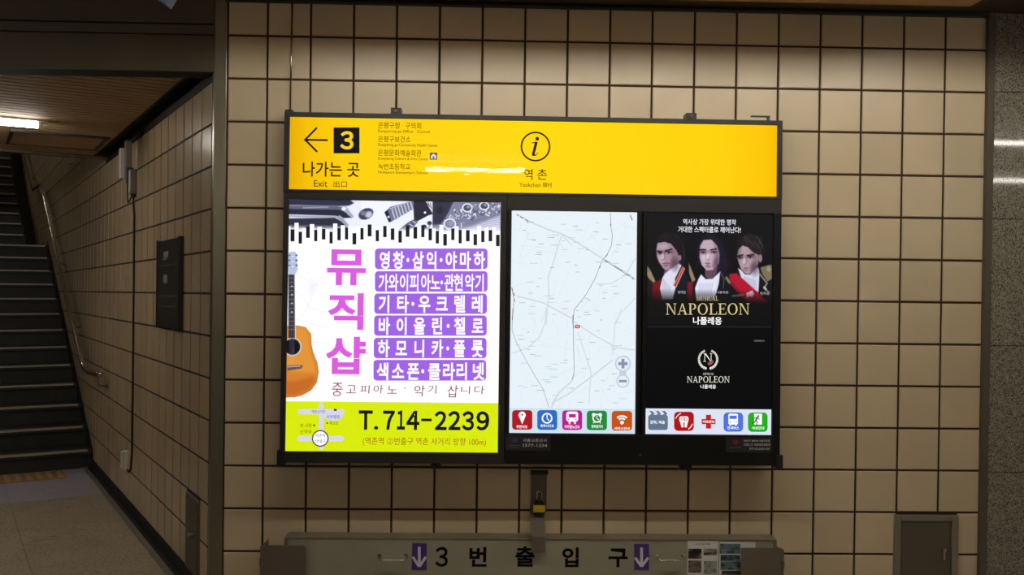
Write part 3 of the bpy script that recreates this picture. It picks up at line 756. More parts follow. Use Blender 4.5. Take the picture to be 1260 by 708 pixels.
blk = [(107,152,380,513),(197,235,405,538),(280,322,345,475),(370,405,385,512),(455,495,375,493),(540,575,405,537),(627,665,365,502),(712,747,360,492),(795,837,422,547),(883,918,365,493),(964,1007,325,458),(1053,1089,387,512),(1136,1174,342,467),(1220,1260,370,497)]
blk2 = [(90,128,395,527),(172,213,335,463),(257,298,352,483),(343,379,333,467),(424,462,370,502),(504,540,398,537),(588,628,430,560),(676,712,370,498),(758,793,385,535),(840,881,388,513),(924,963,432,556),(1009,1045,396,522),(1091,1131,387,512),(1173,1214,440,567)]
wht = [(88,107,343),(152,197,307),(235,280,368),(322,370,322),(405,455,350),(495,540,378),(580,627,315),(665,712,335),(747,795,350),(837,883,345)]
wht2 = [(45,90,370),(128,172,410),(213,257,378),(298,343,365),(379,424,425),(462,504,370),(545,590,330),(628,676,392),(715,758,345),(793,840,378),(881,924,405),(963,1009,340),(1045,1091,360),(1131,1173,355),(1214,1226,400)]
g = M()
for L_, ox in ((wht, 345), (wht2, 480)):
    for a, b_, c in L_: rpoly(g, SP, ox+a/9, 240+c/9, ox+b_/9, 294, W2)
for L_, ox in ((blk, 345), (blk2, 480)):
    for a, b_, c, d in L_: rpoly(g, SP, ox+a/9, 240+(c+d)/18, ox+b_/9, 304, W2-.0001)
g.build('piano_key_stripes', lit((253, 252, 255), 1.05), ad)
g = M()
for L_, ox in ((blk, 345), (blk2, 480)):
    for a, b_, c, d in L_: rpoly(g, SP, ox+a/9, 240+c/9, ox+b_/9, 240+d/9, W3)
g.build('piano_key_stripes', lit((26, 22, 34)), ad)
# acoustic guitar, cut by the poster's left edge
uG = SP.U(402, 400)[0]
p = Paint(SP, I2[0], SP.U(370, 494)[1], uG, SP.U(370, 306)[1], 2.0, (253, 252, 255))
Gz = lambda *q: z1(q, 345, 300, 3.54)
for pts in (((60,110),(110,160),(200,200)),((60,200),(130,280),(200,300)),((70,330),(130,350),(200,365)),((100,430),(200,432)),((165,150),(150,200),(110,290),(80,330)),((150,510),(200,495))):
    p.ln(Gz(*pts), 1.1, (232, 236, 246), .8)
p.ell(345+135/3.54, 300+190/3.54, 5, 12, (240, 242, 252), 2.5)
p.poly(Gz((36,36),(64,34),(70,60),(74,110),(64,132),(34,134),(30,60)), (178, 194, 222), .5)
for y in (50, 72, 94): p.ell(345+68/3.54, 300+y/3.54, 1.3, 1.1, (60, 70, 96), .3); p.ell(345+38/3.54, 300+y/3.54, 1.2, 1.0, (90, 100, 128), .3); p.ell(345+52/3.54, 300+(y+6)/3.54, 1.0, .9, (226, 232, 246), .3)
p.poly(Gz((10,360),(40,358),(70,357),(108,364),(130,392),(132,440),(140,475),(158,520),(164,560),(156,605),(130,640),(90,662),(55,670),(10,673)), (212, 128, 42), .5)
p.poly(Gz((10,364),(70,362),(104,370),(124,396),(124,440),(134,480),(148,525),(152,565),(60,560),(10,540)), (228, 152, 62), 2.5, .8)
p.poly(Gz((10,600),(60,600),(140,580),(150,600),(120,640),(60,662),(10,664)), (192, 98, 38), 3.0, .8)
for i in range(12): p.ln(Gz((14+i*12, 364+i*i*.4), (14+i*12.4, 660-i*2)), .35, (198, 118, 42), .5, .35)
p.ln(Gz((130,392),(132,440),(140,475),(158,520),(164,560),(156,605),(130,640),(90,662),(55,670)), .7, (150, 84, 34), .4, .8)
p.ell(345+50/3.54, 300+450/3.54, 11.0, 11.3, (226, 214, 200), .4); p.ell(345+50/3.54, 300+450/3.54, 9.9, 10.2, (60, 70, 96), .3); p.ell(345+50/3.54, 300+450/3.54, 8.8, 9.1, (14, 14, 24), .4)
p.poly(Gz((33,134),(60,134),(62,412),(33,412)), (34, 30, 46), .4)
p.ln(Gz((61,134),(63,412)), .8, (224, 224, 230), .3)
for i, y in enumerate((150, 168, 187, 205, 224, 242, 262, 282, 302, 320, 338, 356, 374)): p.ln(Gz((34, y), (60, y)), .5, (142, 142, 158), .3)
for y in (186, 222, 260, 298): p.ell(345+48/3.54, 300+y/3.54, .9, .9, (216, 218, 230), .3)
for x in (40, 46, 52, 57): p.ln(Gz((x, 134), (x, 530)), .28, (176, 170, 168), .3, .7)
p.poly(Gz((28,532),(96,530),(90,545),(60,550),(28,554)), (96, 84, 80), .5); p.ln(Gz((28,538),(84,535)), .8, (210, 204, 200), .3)
p.build('guitar_photograph', ad, W1, 1.05)
MAG = lit((222, 92, 226)); PUR = lit((160, 100, 232)); WHT = lit((255, 253, 255), 1.05)
for ch, l, t, r, b_ in (('뮤', 401.2, 307, 450, 351.2), ('직', 403, 360.7, 447, 406), ('샵', 399.8, 414.6, 449.5, 461)):
    g = M(); text(g, SP, ch, l, t, r, b_, W1, bold=.028); g.build('character', MAG, ad)
rowsP = [(461, 305.8, 599.9, 331.6, 329), (461, 333.8, 599.9, 359.4, 357.5), (460.2, 361.3, 599.2, 386.8, 384), (460, 388.4, 598.9, 413.8, 412), (459.6, 416, 598.6, 441.6, 440), (459.2, 443.3, 598.2, 469.2, 467)]
rowsT = [('영창·삼익·야마하', (525,590,636,685,752,797,845,913,982), 118, 60), ('가와이피아노·관현악기', (517,566,618,668,722,770,800,836,882,935,985), 227, 52), ('기타·우크렐레', (522,610,660,716,801,887,973), 331, 64),
         ('바이올린·첼로', (520,607,692,778,831,888,974), 438, 62), ('하모니카·플룻', (518,604,692,778,829,886,973), 547, 62), ('색소폰·클라리넷', (515,588,662,708,764,833,898,977), 658, 66)]
for (l, t, r, b_, _), (chs, xs_, cy, ew) in zip(rowsP, rowsT):
    g = M(); rrect(g, SP, l, t, r, b_-.3, 4.2, W1); bx_ = g.build('purple_label', PUR, ad)
    g = M()
    for ch, x in zip(chs, xs_): glyph_at(g, SP, ch, 340+x/3.933, 290+cy/3.933, ew/3.933*1.02, 22.6, W2, bold=(.020 if len(chs) > 10 else .028) if ch != '·' else .05)
    g.build('lettering', WHT, bx_)
lettering(ad, lit((150, 62, 96)), [('중', 407.4, 471.5, 420.6, 488, {'w_': W1, 'slant': .06}), ('고', 425.5, 474.5, 437.5, 484.5, {'w_': W1, 'slant': .06}), ('피', 442.5, 474.5, 454, 484.8, {'w_': W1, 'slant': .06}), ('아', 459, 474.5, 471, 484.5, {'w_': W1, 'slant': .06}),
     ('노', 476, 475, 488, 485, {'w_': W1, 'slant': .06}), ('·', 497.4, 477, 499, 478.8, {'w_': W1}), ('악', 509, 474.5, 522, 488.5, {'w_': W1, 'slant': .06}), ('기', 526, 474.5, 536.5, 485, {'w_': W1, 'slant': .06}), ('삽', 550, 474.5, 563, 489.5, {'w_': W1, 'slant': .06}), ('니', 567, 475.5, 578, 485, {'w_': W1, 'slant': .06}), ('다', 583.5, 475.5, 595.8, 485.5, {'w_': W1, 'slant': .06})])
BLKL = lit((20, 18, 10))
tel = [('Ｔ', 397, 465, 258, 352), ('.', 471, 492, 334, 352), ('７', 515, 572, 259, 352), ('１', 583, 622, 258, 352), ('４', 628, 692, 260, 353), ('-', 700, 751, 298, 311), ('２', 765, 824, 261, 354), ('２', 831, 891, 261, 354), ('３', 898, 957, 262, 356), ('９', 968, 1031, 262, 356)]
lettering(ad, BLKL, name='character', items=[(c, 340+a/3.933, 440+t/3.933, 340+b_/3.933, 440+d/3.933, {'w_': W1, 'bold': .03 if c not in '.-' else 0}) for c, a, b_, t, d in tel])
lettering(ad, lit((172, 70, 30)), [('(역촌역 ②번출구 역촌 사거리 방향 100m)', 446, 539.2, 598, 550, {'w_': W1})])
mp_ = M()
for l, t, r, b_ in ((365.8, 504, 423.2, 510.2), (365.3, 537.3, 422.5, 543.6), (391.7, 495.9, 397.9, 554)): rrect(mp_, SP, l, t, r, b_, 2.6, W1 if t > 500 else W1+.0001)
disc(mp_, SP, 410, 512.5, 11.5, 6, W1+.0002)
sm = mp_.build('street_sketch', lit((216, 214, 240)), ad)
g = M(); disc(g, SP, 393.6, 540.2, 10.4, w_=W2, seg=32); g.build('ring_mark', lit((78, 78, 70)), sm)
g = M(); disc(g, SP, 393.6, 540.2, 8.8, w_=W2+.0002, seg=32); g.build('ring_mark', WHT, sm)
lettering(sm, lit((60, 60, 140)), [('역촌역', 387.5, 534.4, 399.5, 539, {'w_': W3}), ('2번출구', 387, 541.4, 400.2, 545.8, {'w_': W3}), ('역촌사거리', 383, 505, 399.3, 509.6, {'w_': W3}), ('서부병원', 401, 511.2, 417.8, 516, {'w_': W3})])
lettering(sm, lit((60, 62, 16)), [('본 시장', 369, 521.8, 383, 526.6, {'w_': W3}), ('신약국', 368.5, 529.5, 383, 534.4, {'w_': W3}), ('육교상', 405, 518.6, 415.8, 523.6, {'w_': W3}), ])
g = M(); disc(g, SP, 386, 524, 1.2, w_=W3, seg=10); disc(g, SP, 402.2, 521.3, 1.1, w_=W3, seg=10); rpoly(g, SP, 410.4, 503.8, 413.8, 506.2, W3); g.build('dot', BLKL, sm)['kind'] = 'stuff'
u, v = O2[0], O2[1]
g = M(); sbox(g, O2[0]-.012, O2[1]-.014, O2[0]+.022, O2[1]+.055, -.06, .006); g.build('corner_foot', BLACKP, ad, bevel=.005)
u, v = SP.U(535.5, 570)
g = M(); sbox(g, u-.022, O2[1]-.030, u+.022, O2[1]-.0005, -.13, -.04); g.build('lug', BLACKP, ad, bevel=.003)

# ================================================================== information display with two portrait screens
O3 = SP.rect((624.2, 243), (962.6, 243.5), (960.2, 572.8), (620.6, 572)); O3 = (O2[2]+.0015, O2[1], O1[2]-.002, O1[1]-.0015)
SA = SP.rect((629.6, 259.0), (784.3, 261.3), (781.6, 534.8), (626.8, 533))      # map screen
SB = SP.rect((797.6, 262.3), (952.2, 263), (948.8, 536.6), (794.4, 534.4))      # advert screen
SB = (SB[0], SA[1], SB[2], SA[3])
di = empty('information_display', SP.fr((O3[0]+O3[2])/2, O3[1], -.06), 'black touch display case with a pale map screen and a dark musical advert screen', 'display')
g = M(); sbox(g, O3[0]+.002, O3[1]+.002, O3[2]-.002, O3[3]-.002, -.15, -.020); g.build('housing', BEZEL, di)
um = (SA[2]+SB[0])/2
for nm, q in (('top_rail', (O3[0], SA[3]+.003, O3[2], O3[3])), ('bottom_rail', (O3[0], O3[1], O3[2], SA[1]-.003)), ('side_rail', (O3[0], SA[1]-.003, SA[0]-.003, SA[3]+.003)),
              ('side_rail', (SB[2]+.003, SA[1]-.003, O3[2], SA[3]+.003)), ('middle_rail', (SA[2]+.003, SA[1]-.003, um-.004, SA[3]+.003)), ('middle_rail', (um+.004, SA[1]-.003, SB[0]-.003, SA[3]+.003))):
    g = M(); sbox(g, *q, -.0195, 0); g.build(nm, FRAME if nm == 'top_rail' else BEZEL, di, bevel=.002)
SW = -.0100
def zb(k, ox, oy): return lambda *q: [(ox+x/k, oy+y/k) for x, y in q]
# ---- map screen
g = M(); uvrect(g, SP, SA[0]-.004, SA[1]-.004, SA[2]+.004, SA[3]+.004, SW-.0012); g.build('screen_edge', BLACKP, di)
g = M(); uvrect(g, SP, *SA, SW); ms = g.build('map_screen', lit((232, 242, 250), 1.0), di)
a1 = zb(4.718, 620, 250); a2 = zb(3.724, 620, 380)
g = M(); rs = random.Random(11)
def clampP(x, y): return (min(max(x, 629.2), 782.5), min(max(y, 261.8), 502.5))
for i in range(150):
    x, y = rs.uniform(632, 778), rs.uniform(265, 498); an = rs.choice([0.35, 1.9, .15, 1.7, -.5, 1.1]) + rs.gauss(0, .12); l_ = rs.uniform(6, 26)
    line(g, SP, [clampP(x, y), clampP(x+math.cos(an)*l_, y+math.sin(an)*l_)], rs.choice([.5, .6, .9]), SW+.0002)
g.build('side_streets', lit((221, 233, 240)), ms)['kind'] = 'stuff'
g = M(); W_ = SW+.0004
line(g, SP, a1((75,65),(170,115),(250,150),(340,180),(400,212),(580,325),(680,385),(765,440)), 2.0, W_)
line(g, SP, a1((340,185),(320,230),(290,340),(258,430),(262,520),(245,706)), 1.5, W_)
line(g, SP, a1((340,185),(400,250)), 1.3, W_); line(g, SP, a1((75,540),(230,580),(395,670)), 1.8, W_)
line(g, SP, a1((540,470),(620,470),(690,430),(720,395),(765,320)), 1.2, W_)
line(g, SP, a1((765,550),(680,640),(640,706)), 1.0, W_)
line(g, SP, a2((320,60),(420,125),(520,180),(600,190)), 1.6, W_); line(g, SP, a2((195,0),(190,60),(165,130),(110,180),(40,205)), 1.2, W_)
line(g, SP, a2((218,455),(235,425),(300,390),(420,300),(500,235)), 1.8, W_); line(g, SP, a2((340,110),(370,200),(400,290),(390,440)), 1.2, W_)
line(g, SP, a2((220,440),(255,385),(310,335),(324,300)), 2.0, W_)
line(g, SP, a2((540,0),(510,80),(500,220)), 1.0, W_)
g.build('main_roads', lit((210, 219, 224)), ms)
g = M(); W_ = SW+.0006
line(g, SP, a1((620,55),(622,130),(632,190),(625,250),(600,300),(575,330),(555,375),(530,440),(480,530),(410,620),(402,670)), .7, W_)
line(g, SP, a2((318,30),(320,160),(323,290),(315,325)), .7, W_); line(g, SP, a2((40,0),(38,100),(60,160),(120,270),(180,370),(208,455)), .6, W_)
line(g, SP, a1((45,490),(60,560),(50,680)), .7, W_); line(g, SP, a1((590,335),(755,440)), .6, W_)
g.build('rail_lines', lit((150, 146, 148)), ms)['kind'] = 'stuff'
g = M(); W_ = SW+.0008
for q in (((75,65),(85,72)),((95,78),(112,88)),((124,95),(143,107)),((585,330),(605,342)),((640,365),(690,396)),((712,410),(732,424)),((745,434),(756,442)),((592,312),(604,296)),((556,378),(560,364)),((621,118),(623,132)),((402,655),(404,675)),((46,490),(52,510)),((55,520),(62,540)),((60,555),(62,572)),((50,660),(50,678)),((735,70),(748,100))):
    line(g, SP, a1(*q), 1.2, W_)
line(g, SP, a2((318,30),(318,50)), 1.3, W_); line(g, SP, a2((316,50),(320,90)), 1.0, W_)
for i in range(46):
    x, y = rs.uniform(634, 772), rs.uniform(266, 496); rpoly(g, SP, x, y, x+rs.uniform(3, 9), y+.45, W_)
g.build('rail_dashes', lit((126, 122, 122)), ms)['kind'] = 'stuff'
g = M()
for i in range(60):
    x, y = rs.uniform(634, 770), rs.uniform(268, 496); c_ = rs.uniform(4, 10); rpoly(g, SP, x, y, x+c_, y+1.0, W_)
g.build('place_names', lit((196, 218, 222)), ms)['kind'] = 'stuff'
g = M(); rrect(g, SP, 707.4, 400, 714, 404.4, 1.6, SW+.0010); g.build('position_marker', lit((206, 52, 52)), ms)
g = M(); text(g, SP, '역촌', 708.6, 400.8, 712.8, 403.6, SW+.0014); g.build('lettering', WHT, ms)
zoomb = M(); W_ = SW+.0010
rpoly(zoomb, SP, 762.5, 455, 771, 464, W_); disc(zoomb, SP, 766.9, 447.9, 10, w_=W_); disc(zoomb, SP, 766.7, 469.5, 8.2, w_=W_)
zo = zoomb.build('zoom_buttons', lit((196, 208, 222)), ms)
g = M(); disc(g, SP, 766.9, 447.9, 8.2, w_=W_+.0003); disc(g, SP, 766.7, 469.5, 6.6, w_=W_+.0003); g.build('button_face', lit((232, 238, 246)), ms)
g = M(); rpoly(g, SP, 761, 446, 772.8, 449.8, W_+.0006); rpoly(g, SP, 765, 442, 768.8, 453.8, W_+.0007); rpoly(g, SP, 761.8, 468, 771.6, 471, W_+.0006); g.build('plus_and_minus', lit((134, 150, 176)), ms)
u0, vb, u1, _ = SA; vt = SP.U(705, 503.2)[1]
g = M(); uvrect(g, SP, u0, vb, u1, vt, SW+.0012); g.build('icon_bar', lit((206, 228, 240)), ms)
IW = SW+.0016
def icon(parent, box, col, draw, label, lcol=(255, 255, 255), rad=4.0, tb=None, m2=None):
    l, t, r, b_ = box; g = M(); rrect(g, SP, l, t, r, b_, rad, IW); io = g.build('app_icon', lit(col), parent)
    g = M(); g.mi = 0; draw(g, IW+.0004); 
    if tb: text(g, SP, label, *tb, w_=IW+.0008, bold=.02)
    g.build('icon_symbol', [lit(lcol), lit(m2 or col)], io); return io
def pin(g, w_):
    disc(g, SP, 642.6, 511.4, 4.4, w_=w_); poly(g, SP, [(638.6, 512.8), (646.6, 512.8), (642.9, 522), (642.3, 522)], w_+.0001); g.mi = 1; disc(g, SP, 642.6, 511, 1.2, w_=w_+.0003, seg=12); g.mi = 0
icon(ms, (630.2, 505.2, 655.2, 529.4), (176, 24, 34), pin, '주변지도', tb=(635.4, 523.8, 649.2, 527.8))
def clock(g, w_):
    ring(g, SP, 673.3, 515.3, 6.6, 4.9, w_); line(g, SP, [(673.3, 510.8), (673.3, 515.8), (676.3, 518.2)], 1.1, w_)
icon(ms, (661.2, 505.2, 685.8, 529.6), (44, 108, 196), clock, '행복시간표', tb=(665.2, 522.8, 681.6, 526.4))
def train(g, w_):
    rrect(g, SP, 697, 507, 711.6, 519.4, 3, w_); rpoly(g, SP, 700, 519, 702, 522.4, w_); rpoly(g, SP, 706.6, 519, 708.6, 522.4, w_); g.mi = 1; rpoly(g, SP, 700, 510, 708.8, 514.4, w_+.0003); disc(g, SP, 699.6, 517, .8, w_=w_+.0003, seg=8); disc(g, SP, 709, 517, .8, w_=w_+.0003, seg=8); g.mi = 0
icon(ms, (691.9, 505.5, 716.6, 529.8), (190, 26, 150), train, '지하철노선도', tb=(694.6, 523.8, 713.6, 527.8))
def alarm(g, w_):
    disc(g, SP, 730.8, 511, 2.2, w_=w_); disc(g, SP, 738.8, 511, 2.2, w_=w_); ring(g, SP, 734.8, 515.2, 5.6, 4.0, w_+.0001); line(g, SP, [(734.8, 512), (734.8, 515.6), (737, 517.2)], .9, w_); line(g, SP, [(731.4, 519.6), (730.4, 521.4)], 1.2, w_); line(g, SP, [(738.2, 519.6), (739.2, 521.4)], 1.2, w_)
icon(ms, (722.3, 505.9, 747.2, 530.0), (32, 140, 58), alarm, '행복알리미', tb=(728, 523.4, 741.8, 527.4))
def wifi(g, w_):
    for ro, ri in ((9.0, 7.0), (5.8, 4.0)): ring(g, SP, 765.6, 520.4, ro, ri, w_, 14, 42, 138)
    disc(g, SP, 765.6, 520.6, 2.3, w_=w_, seg=16)
icon(ms, (753, 506.2, 778.2, 530.6), (200, 82, 18), wifi, '서비스안내', tb=(756, 526, 775, 529.6))
# ---- advert screen
g = M(); uvrect(g, SP, SB[0]-.004, SB[1]-.004, SB[2]+.004, SB[3]+.004, SW-.0012); g.build('screen_edge', BLACKP, di)
g = M(); uvrect(g, SP, *SB, SW); bs = g.build('advert_screen', lit((9, 9, 12), 1.0, .2), di)
vb_ = SP.U(870, 402.8)[1]
p = Paint(SP, SB[0]+.001, vb_, SB[2]-.001, SB[3]-.001, 2.0, (8, 8, 13))
q1 = zb(7.08, 790, 270); q2 = zb(7.084, 860, 270)
SK, SKd, SKl, HR = (166, 138, 152), (98, 72, 90), (206, 184, 200), (22, 16, 26)
# left figure
p.poly(q1((40,390),(75,440),(120,540),(85,575),(45,480)), (150, 130, 104), .5); p.poly(q1((45,500),(110,560),(95,708),(45,708)), (26, 20, 24), .8)
p.poly(q1((185,430),(370,400),(420,560),(400,760),(170,760)), (22, 20, 34), .8)
p.poly(q1((95,560),(165,520),(200,600),(180,760),(85,760)), (112, 20, 30), .9)
p.poly(q1((120,250),(140,160),(200,115),(270,110),(335,150),(368,230),(378,330),(370,400),(330,380),(300,300)), HR, .8)
p.ln(q1((300,130),(350,190),(372,270),(378,350)), .5, (120, 112, 120), .5, .6)
p.poly(q1((200,430),(290,400),(330,370),(345,400),(260,520),(190,510)), SKd, .6)
p.poly(q1((140,205),(200,195),(255,212),(300,268),(322,318),(326,365),(292,405),(250,440),(218,446),(185,425),(155,375),(132,325),(128,260)), SK, .6)
p.poly(q1((230,215),(300,270),(322,318),(326,365),(285,412),(240,440),(245,380),(262,330),(250,270)), (138, 108, 124), 1.2, .8)
p.ell(790+175/7.08, 270+340/7.08, 4, 6, SKl, 2.5, .6); p.ell(790+190/7.08, 270+235/7.08, 6, 3, SKl, 2, .5)
p.ell(790+332/7.08, 270+335/7.08, 2.0, 3.4, (150, 120, 134), .5)
p.poly(q1((140,272),(178,276),(178,284),(138,282)), (40, 26, 34), .4); p.poly(q1((203,270),(262,256),(266,264),(205,282)), (40, 26, 34), .4)
p.ell(790+160/7.08, 270+294/7.08, 2.4, 1.1, (44, 28, 40), .4); p.ell(790+235/7.08, 270+288/7.08, 3.2, 1.1, (44, 28, 40), .4)
p.poly(q1((178,285),(192,285),(196,345),(180,352),(170,345)), (206, 184, 198), .7, .8); p.ln(q1((196,290),(203,340),(190,353),(176,350)), .6, (92, 62, 80), .5)
p.ln(q1((186,386),(212,381),(238,386)), 1.2, (110, 58, 74), .4); p.ln(q1((195,398),(228,398)), .7, (120, 88, 104), .5)
p.poly(q1((205,470),(320,385),(348,402),(290,520),(300,580),(270,700),(180,700),(160,600),(180,510)), (222, 222, 240), .7)
for i in range(7): p.ln(q1((190+i*10, 520+i*12), (178+i*12, 640)), .6, (168, 170, 198), .5)
p.poly(q1((352,410),(376,425),(300,590),(276,575)), (176, 40, 44), .5); p.ln(q1((374,428),(300,588)), 1.3, (198, 160, 130), .4); p.ln(q1((362,415),(286,570)), .6, (214, 190, 160), .3)
# middle figure
p.poly(q1((410,380),(430,420),(470,530),(440,545),(415,470)), (146, 128, 102), .5); p.poly(q1((400,545),(490,540),(480,720),(400,720)), (126, 20, 34), .7)
p.poly(q2((-50,560),(30,470),(190,455),(300,480),(330,560),(330,740),(-50,740)), (18, 16, 30), .8)
p.poly(q2((-15,330),(-12,220),(30,150),(90,128),(160,150),(215,210),(235,300),(255,350),(275,400),(230,470),(170,470),(120,400),(10,400),(-18,440)), (24, 18, 38), .9)
p.poly(q2((55,420),(165,400),(160,470),(110,530),(60,500)), SKd, .6)
p.poly(q2((12,232),(45,180),(112,176),(160,228),(182,300),(178,380),(128,440),(72,445),(30,400),(8,330)), (192, 168, 182), .6)
p.poly(q2((130,190),(165,235),(184,300),(178,380),(128,440),(118,400),(150,330)), (146, 118, 136), 1.4, .8)
p.poly(q2((8,262),(40,254),(64,264),(62,272),(14,270)), (50, 34, 46), .4); p.poly(q2((104,264),(150,252),(158,262),(106,273)), (50, 34, 46), .4)
p.ell(860+42/7.084, 270+289/7.084, 3.2, 1.3, (44, 28, 40), .4); p.ell(860+136/7.084, 270+287/7.084, 3.2, 1.3, (44, 28, 40), .4)
p.poly(q2((70,285),(92,285),(96,338),(84,352),(66,346)), (222, 204, 214), .7, .7); p.ln(q2((66,300),(62,342),(78,354),(96,346)), .6, (128, 96, 116), .5)
p.poly(q2((52,384),(80,374),(112,382),(84,396)), (158, 92, 112), .4); p.ell(860+86/7.084, 270+415/7.084, 3, 1.4, (150, 122, 138), 1)
p.ell(860+50/7.084, 270+335/7.084, 3.4, 3.6, (226, 208, 216), 2, .5)
p.poly(q2((22,480),(62,520),(120,520),(190,456),(178,560),(140,700),(-20,700),(-30,600),(0,520)), (228, 228, 246), .7)
for i in range(8): p.ln(q2((10+i*16, 560), (0+i*15, 690)), .6, (172, 174, 204), .5)
p.ln(q2((190,456),(225,520),(215,600)), .7, (108, 104, 120), .4)
# right figure
p.poly(q2((300,480),(520,420),(640,470),(650,740),(280,740)), (18, 16, 24), .8)
p.poly(q2((540,420),(600,400),(640,395),(642,520),(600,545),(560,480)), (122, 112, 88), .8); p.ell(860+615/7.084, 270+430/7.084, 3, 4, (176, 166, 136), .8)
p.poly(q2((325,240),(345,190),(385,140),(440,118),(510,140),(555,190),(572,260),(566,320),(520,330),(480,292),(430,245),(380,228),(350,262),(335,320)), (30, 24, 28), .8)
for i in range(14): 
    x_, y_ = 390+rs.random()*160, 140+rs.random()*90; p.ln(q2((x_, y_), (x_+24, y_+30), (x_+26, y_+52)), .6, (96, 82, 84), .4, .6)
p.poly(q2((350,260),(385,228),(430,242),(482,292),(524,312),(520,390),(480,455),(440,478),(405,470),(372,430),(348,370),(336,320)), (176, 150, 160), .6)
p.poly(q2((440,250),(482,292),(524,312),(520,390),(480,455),(450,475),(455,410),(480,350)), (140, 112, 124), 1.3, .8)
p.ell(860+540/7.084, 270+340/7.084, 2.4, 5, (150, 124, 134), .6)
p.poly(q2((338,316),(388,306),(390,316),(340,326)), (44, 28, 36), .4); p.poly(q2((424,312),(482,304),(486,314),(426,324)), (44, 28, 36), .4)
p.ell(860+366/7.084, 270+334/7.084, 3.0, 1.2, (40, 26, 36), .4); p.ell(860+452/7.084, 270+330/7.084, 3.2, 1.2, (40, 26, 36), .4)
p.poly(q2((394,322),(412,322),(414,378),(400,392),(388,384)), (216, 196, 204), .7, .8); p.ln(q2((414,330),(420,378),(404,394)), .6, (112, 80, 96), .5)
p.poly(q2((388,424),(412,416),(446,424),(416,436)), (152, 88, 104), .4)
p.poly(q2((345,425),(372,440),(405,478),(450,482),(515,415),(530,440),(532,500),(524,640),(470,600),(420,560),(375,512)), (214, 214, 232), .7)
for i in range(8): p.ln(q2((400+i*14, 500+i*4), (420+i*12, 570+i*6)), .6, (150, 156, 186), .5)
p.poly(q2((270,478),(330,468),(400,530),(500,620),(620,735),(440,735),(275,560)), (176, 18, 48), .6); p.poly(q2((275,520),(420,700),(400,705),(272,556)), (128, 12, 36), .8)
p.poly(q2((416,645),(470,620),(486,650),(470,676),(440,672),(425,690)), (226, 196, 200), .5)
p.ln(q2((530,470),(600,560),(570,600),(620,640)), 1.6, (150, 142, 120), .4); p.ln(q2((300,670),(390,660)), 2.6, (120, 116, 112), .5); p.ln(q2((590,610),(575,590)), 2.2, (190, 188, 190), .4)
p.ln(q2((245,510),(270,550)), 3.2, (132, 120, 96), .8)
def eyes(ox, oy, k, pairs, brows, mouth, jaw):
    for x, y, rx in pairs:
        p.ell(ox+x/k, oy+(y-6)/k, rx*1.7, 2.6, (96, 66, 88), 1.4, .55); p.ell(ox+x/k, oy+y/k, rx, 1.15, (238, 226, 234), .4, .45)
        p.ell(ox+x/k, oy+y/k, 1.2, 1.2, (16, 10, 16), .3); p.ln([(ox+x/k-rx, oy+(y-5)/k+.3), (ox+x/k, oy+(y-9)/k), (ox+x/k+rx, oy+(y-4)/k+.2)], .8, (24, 14, 22), .3)
    for b0, b1 in brows: p.ln([(ox+b0[0]/k, oy+b0[1]/k), (ox+b1[0]/k, oy+b1[1]/k)], 1.4, (26, 16, 24), .4, .95)
    p.ell(ox+mouth[0]/k, oy+(mouth[1]+20)/k, 2.6, 1.0, (104, 76, 92), .8, .55)
    p.ell(ox+jaw[0]/k, oy+jaw[1]/k, jaw[2], jaw[3], (62, 42, 60), 2.6, .5)
eyes(790, 270, 7.08, ((160, 294, 2.6), (236, 289, 3.4)), (((138, 276), (178, 282)), ((204, 276), (264, 258))), (212, 384), (290, 390, 5, 8))
eyes(860, 270, 7.084, ((42, 290, 3.4), (137, 288, 3.4)), (((10, 268), (64, 264)), ((106, 266), (158, 256))), (84, 385), (160, 380, 4, 9))
eyes(860, 270, 7.084, ((366, 335, 3.0), (453, 331, 3.4)), (((338, 320), (390, 308)), ((424, 314), (486, 306))), (416, 426), (490, 430, 5, 8))
for x_, y_, rx_, ry_ in ((798, 300, 7, 26), (841, 292, 6, 14), (856, 300, 5, 26), (905, 296, 6, 26), (948, 300, 7, 26)): p.ell(x_, y_, rx_, ry_, (10, 8, 16), 4.0, .5)
for hx_, hy_, n_ in ((818, 292, 16), (893, 318, 18), (925, 294, 12)):
    for i in range(n_):
        x_ = hx_+rs.gauss(0, 7); y_ = hy_+rs.gauss(0, 4); p.ln([(x_, y_), (x_+rs.uniform(-1, 3), y_+rs.uniform(3, 8))], .4, (74, 62, 84), .3, .28)
yy = p.Y[:, :1]; y0_ = SP.U(870, 374)[1]*S; y1_ = SP.U(870, 356)[1]*S
fd = np.clip((yy-y0_)/(y1_-y0_), 0, 1); p.C = p.C*fd[..., None] + np.array((9, 9, 13.))*(1-fd[..., None])
p.build('advert_picture', bs, SW+.0003)
TW = SW+.0008
lettering(bs, lit((236, 236, 248)), [('역사상 가장 위대한 명작', 841, 269.6, 906.5, 276.8, {'w_': TW, 'bold': .012}), ('거대한 스펙터클로 깨어난다!', 834.8, 278.8, 912.2, 286.4, {'w_': TW, 'bold': .014})])
lettering(bs, lit((190, 188, 200)), [('정재일', 834.5, 358, 844, 361.5, {'w_': TW}), ('나폴레옹', 882, 358.4, 897, 361.4, {'w_': TW}), ('한지상', 936, 359.5, 947.5, 363, {'w_': TW})])
g = M(); serif(g, SP, 'MUSICAL', 857.4, 364.4, 884.6, 370.2, TW); g.build('lettering', lit((206, 190, 132)), bs)
g = M(); serif(g, SP, 'NAPOLEON', 819.8, 373.6, 923.2, 387.4, TW); g.build('title_lettering', lit((214, 198, 138)), bs)
lettering(bs, WHT, [('나폴레옹', 853.3, 390.2, 888.7, 399.8, {'w_': TW, 'bold': .018})])
g = M(); rpoly(g, SP, 796.5, 402.4, 949.5, 403, TW); g.build('divider_line', lit((46, 46, 52)), bs)
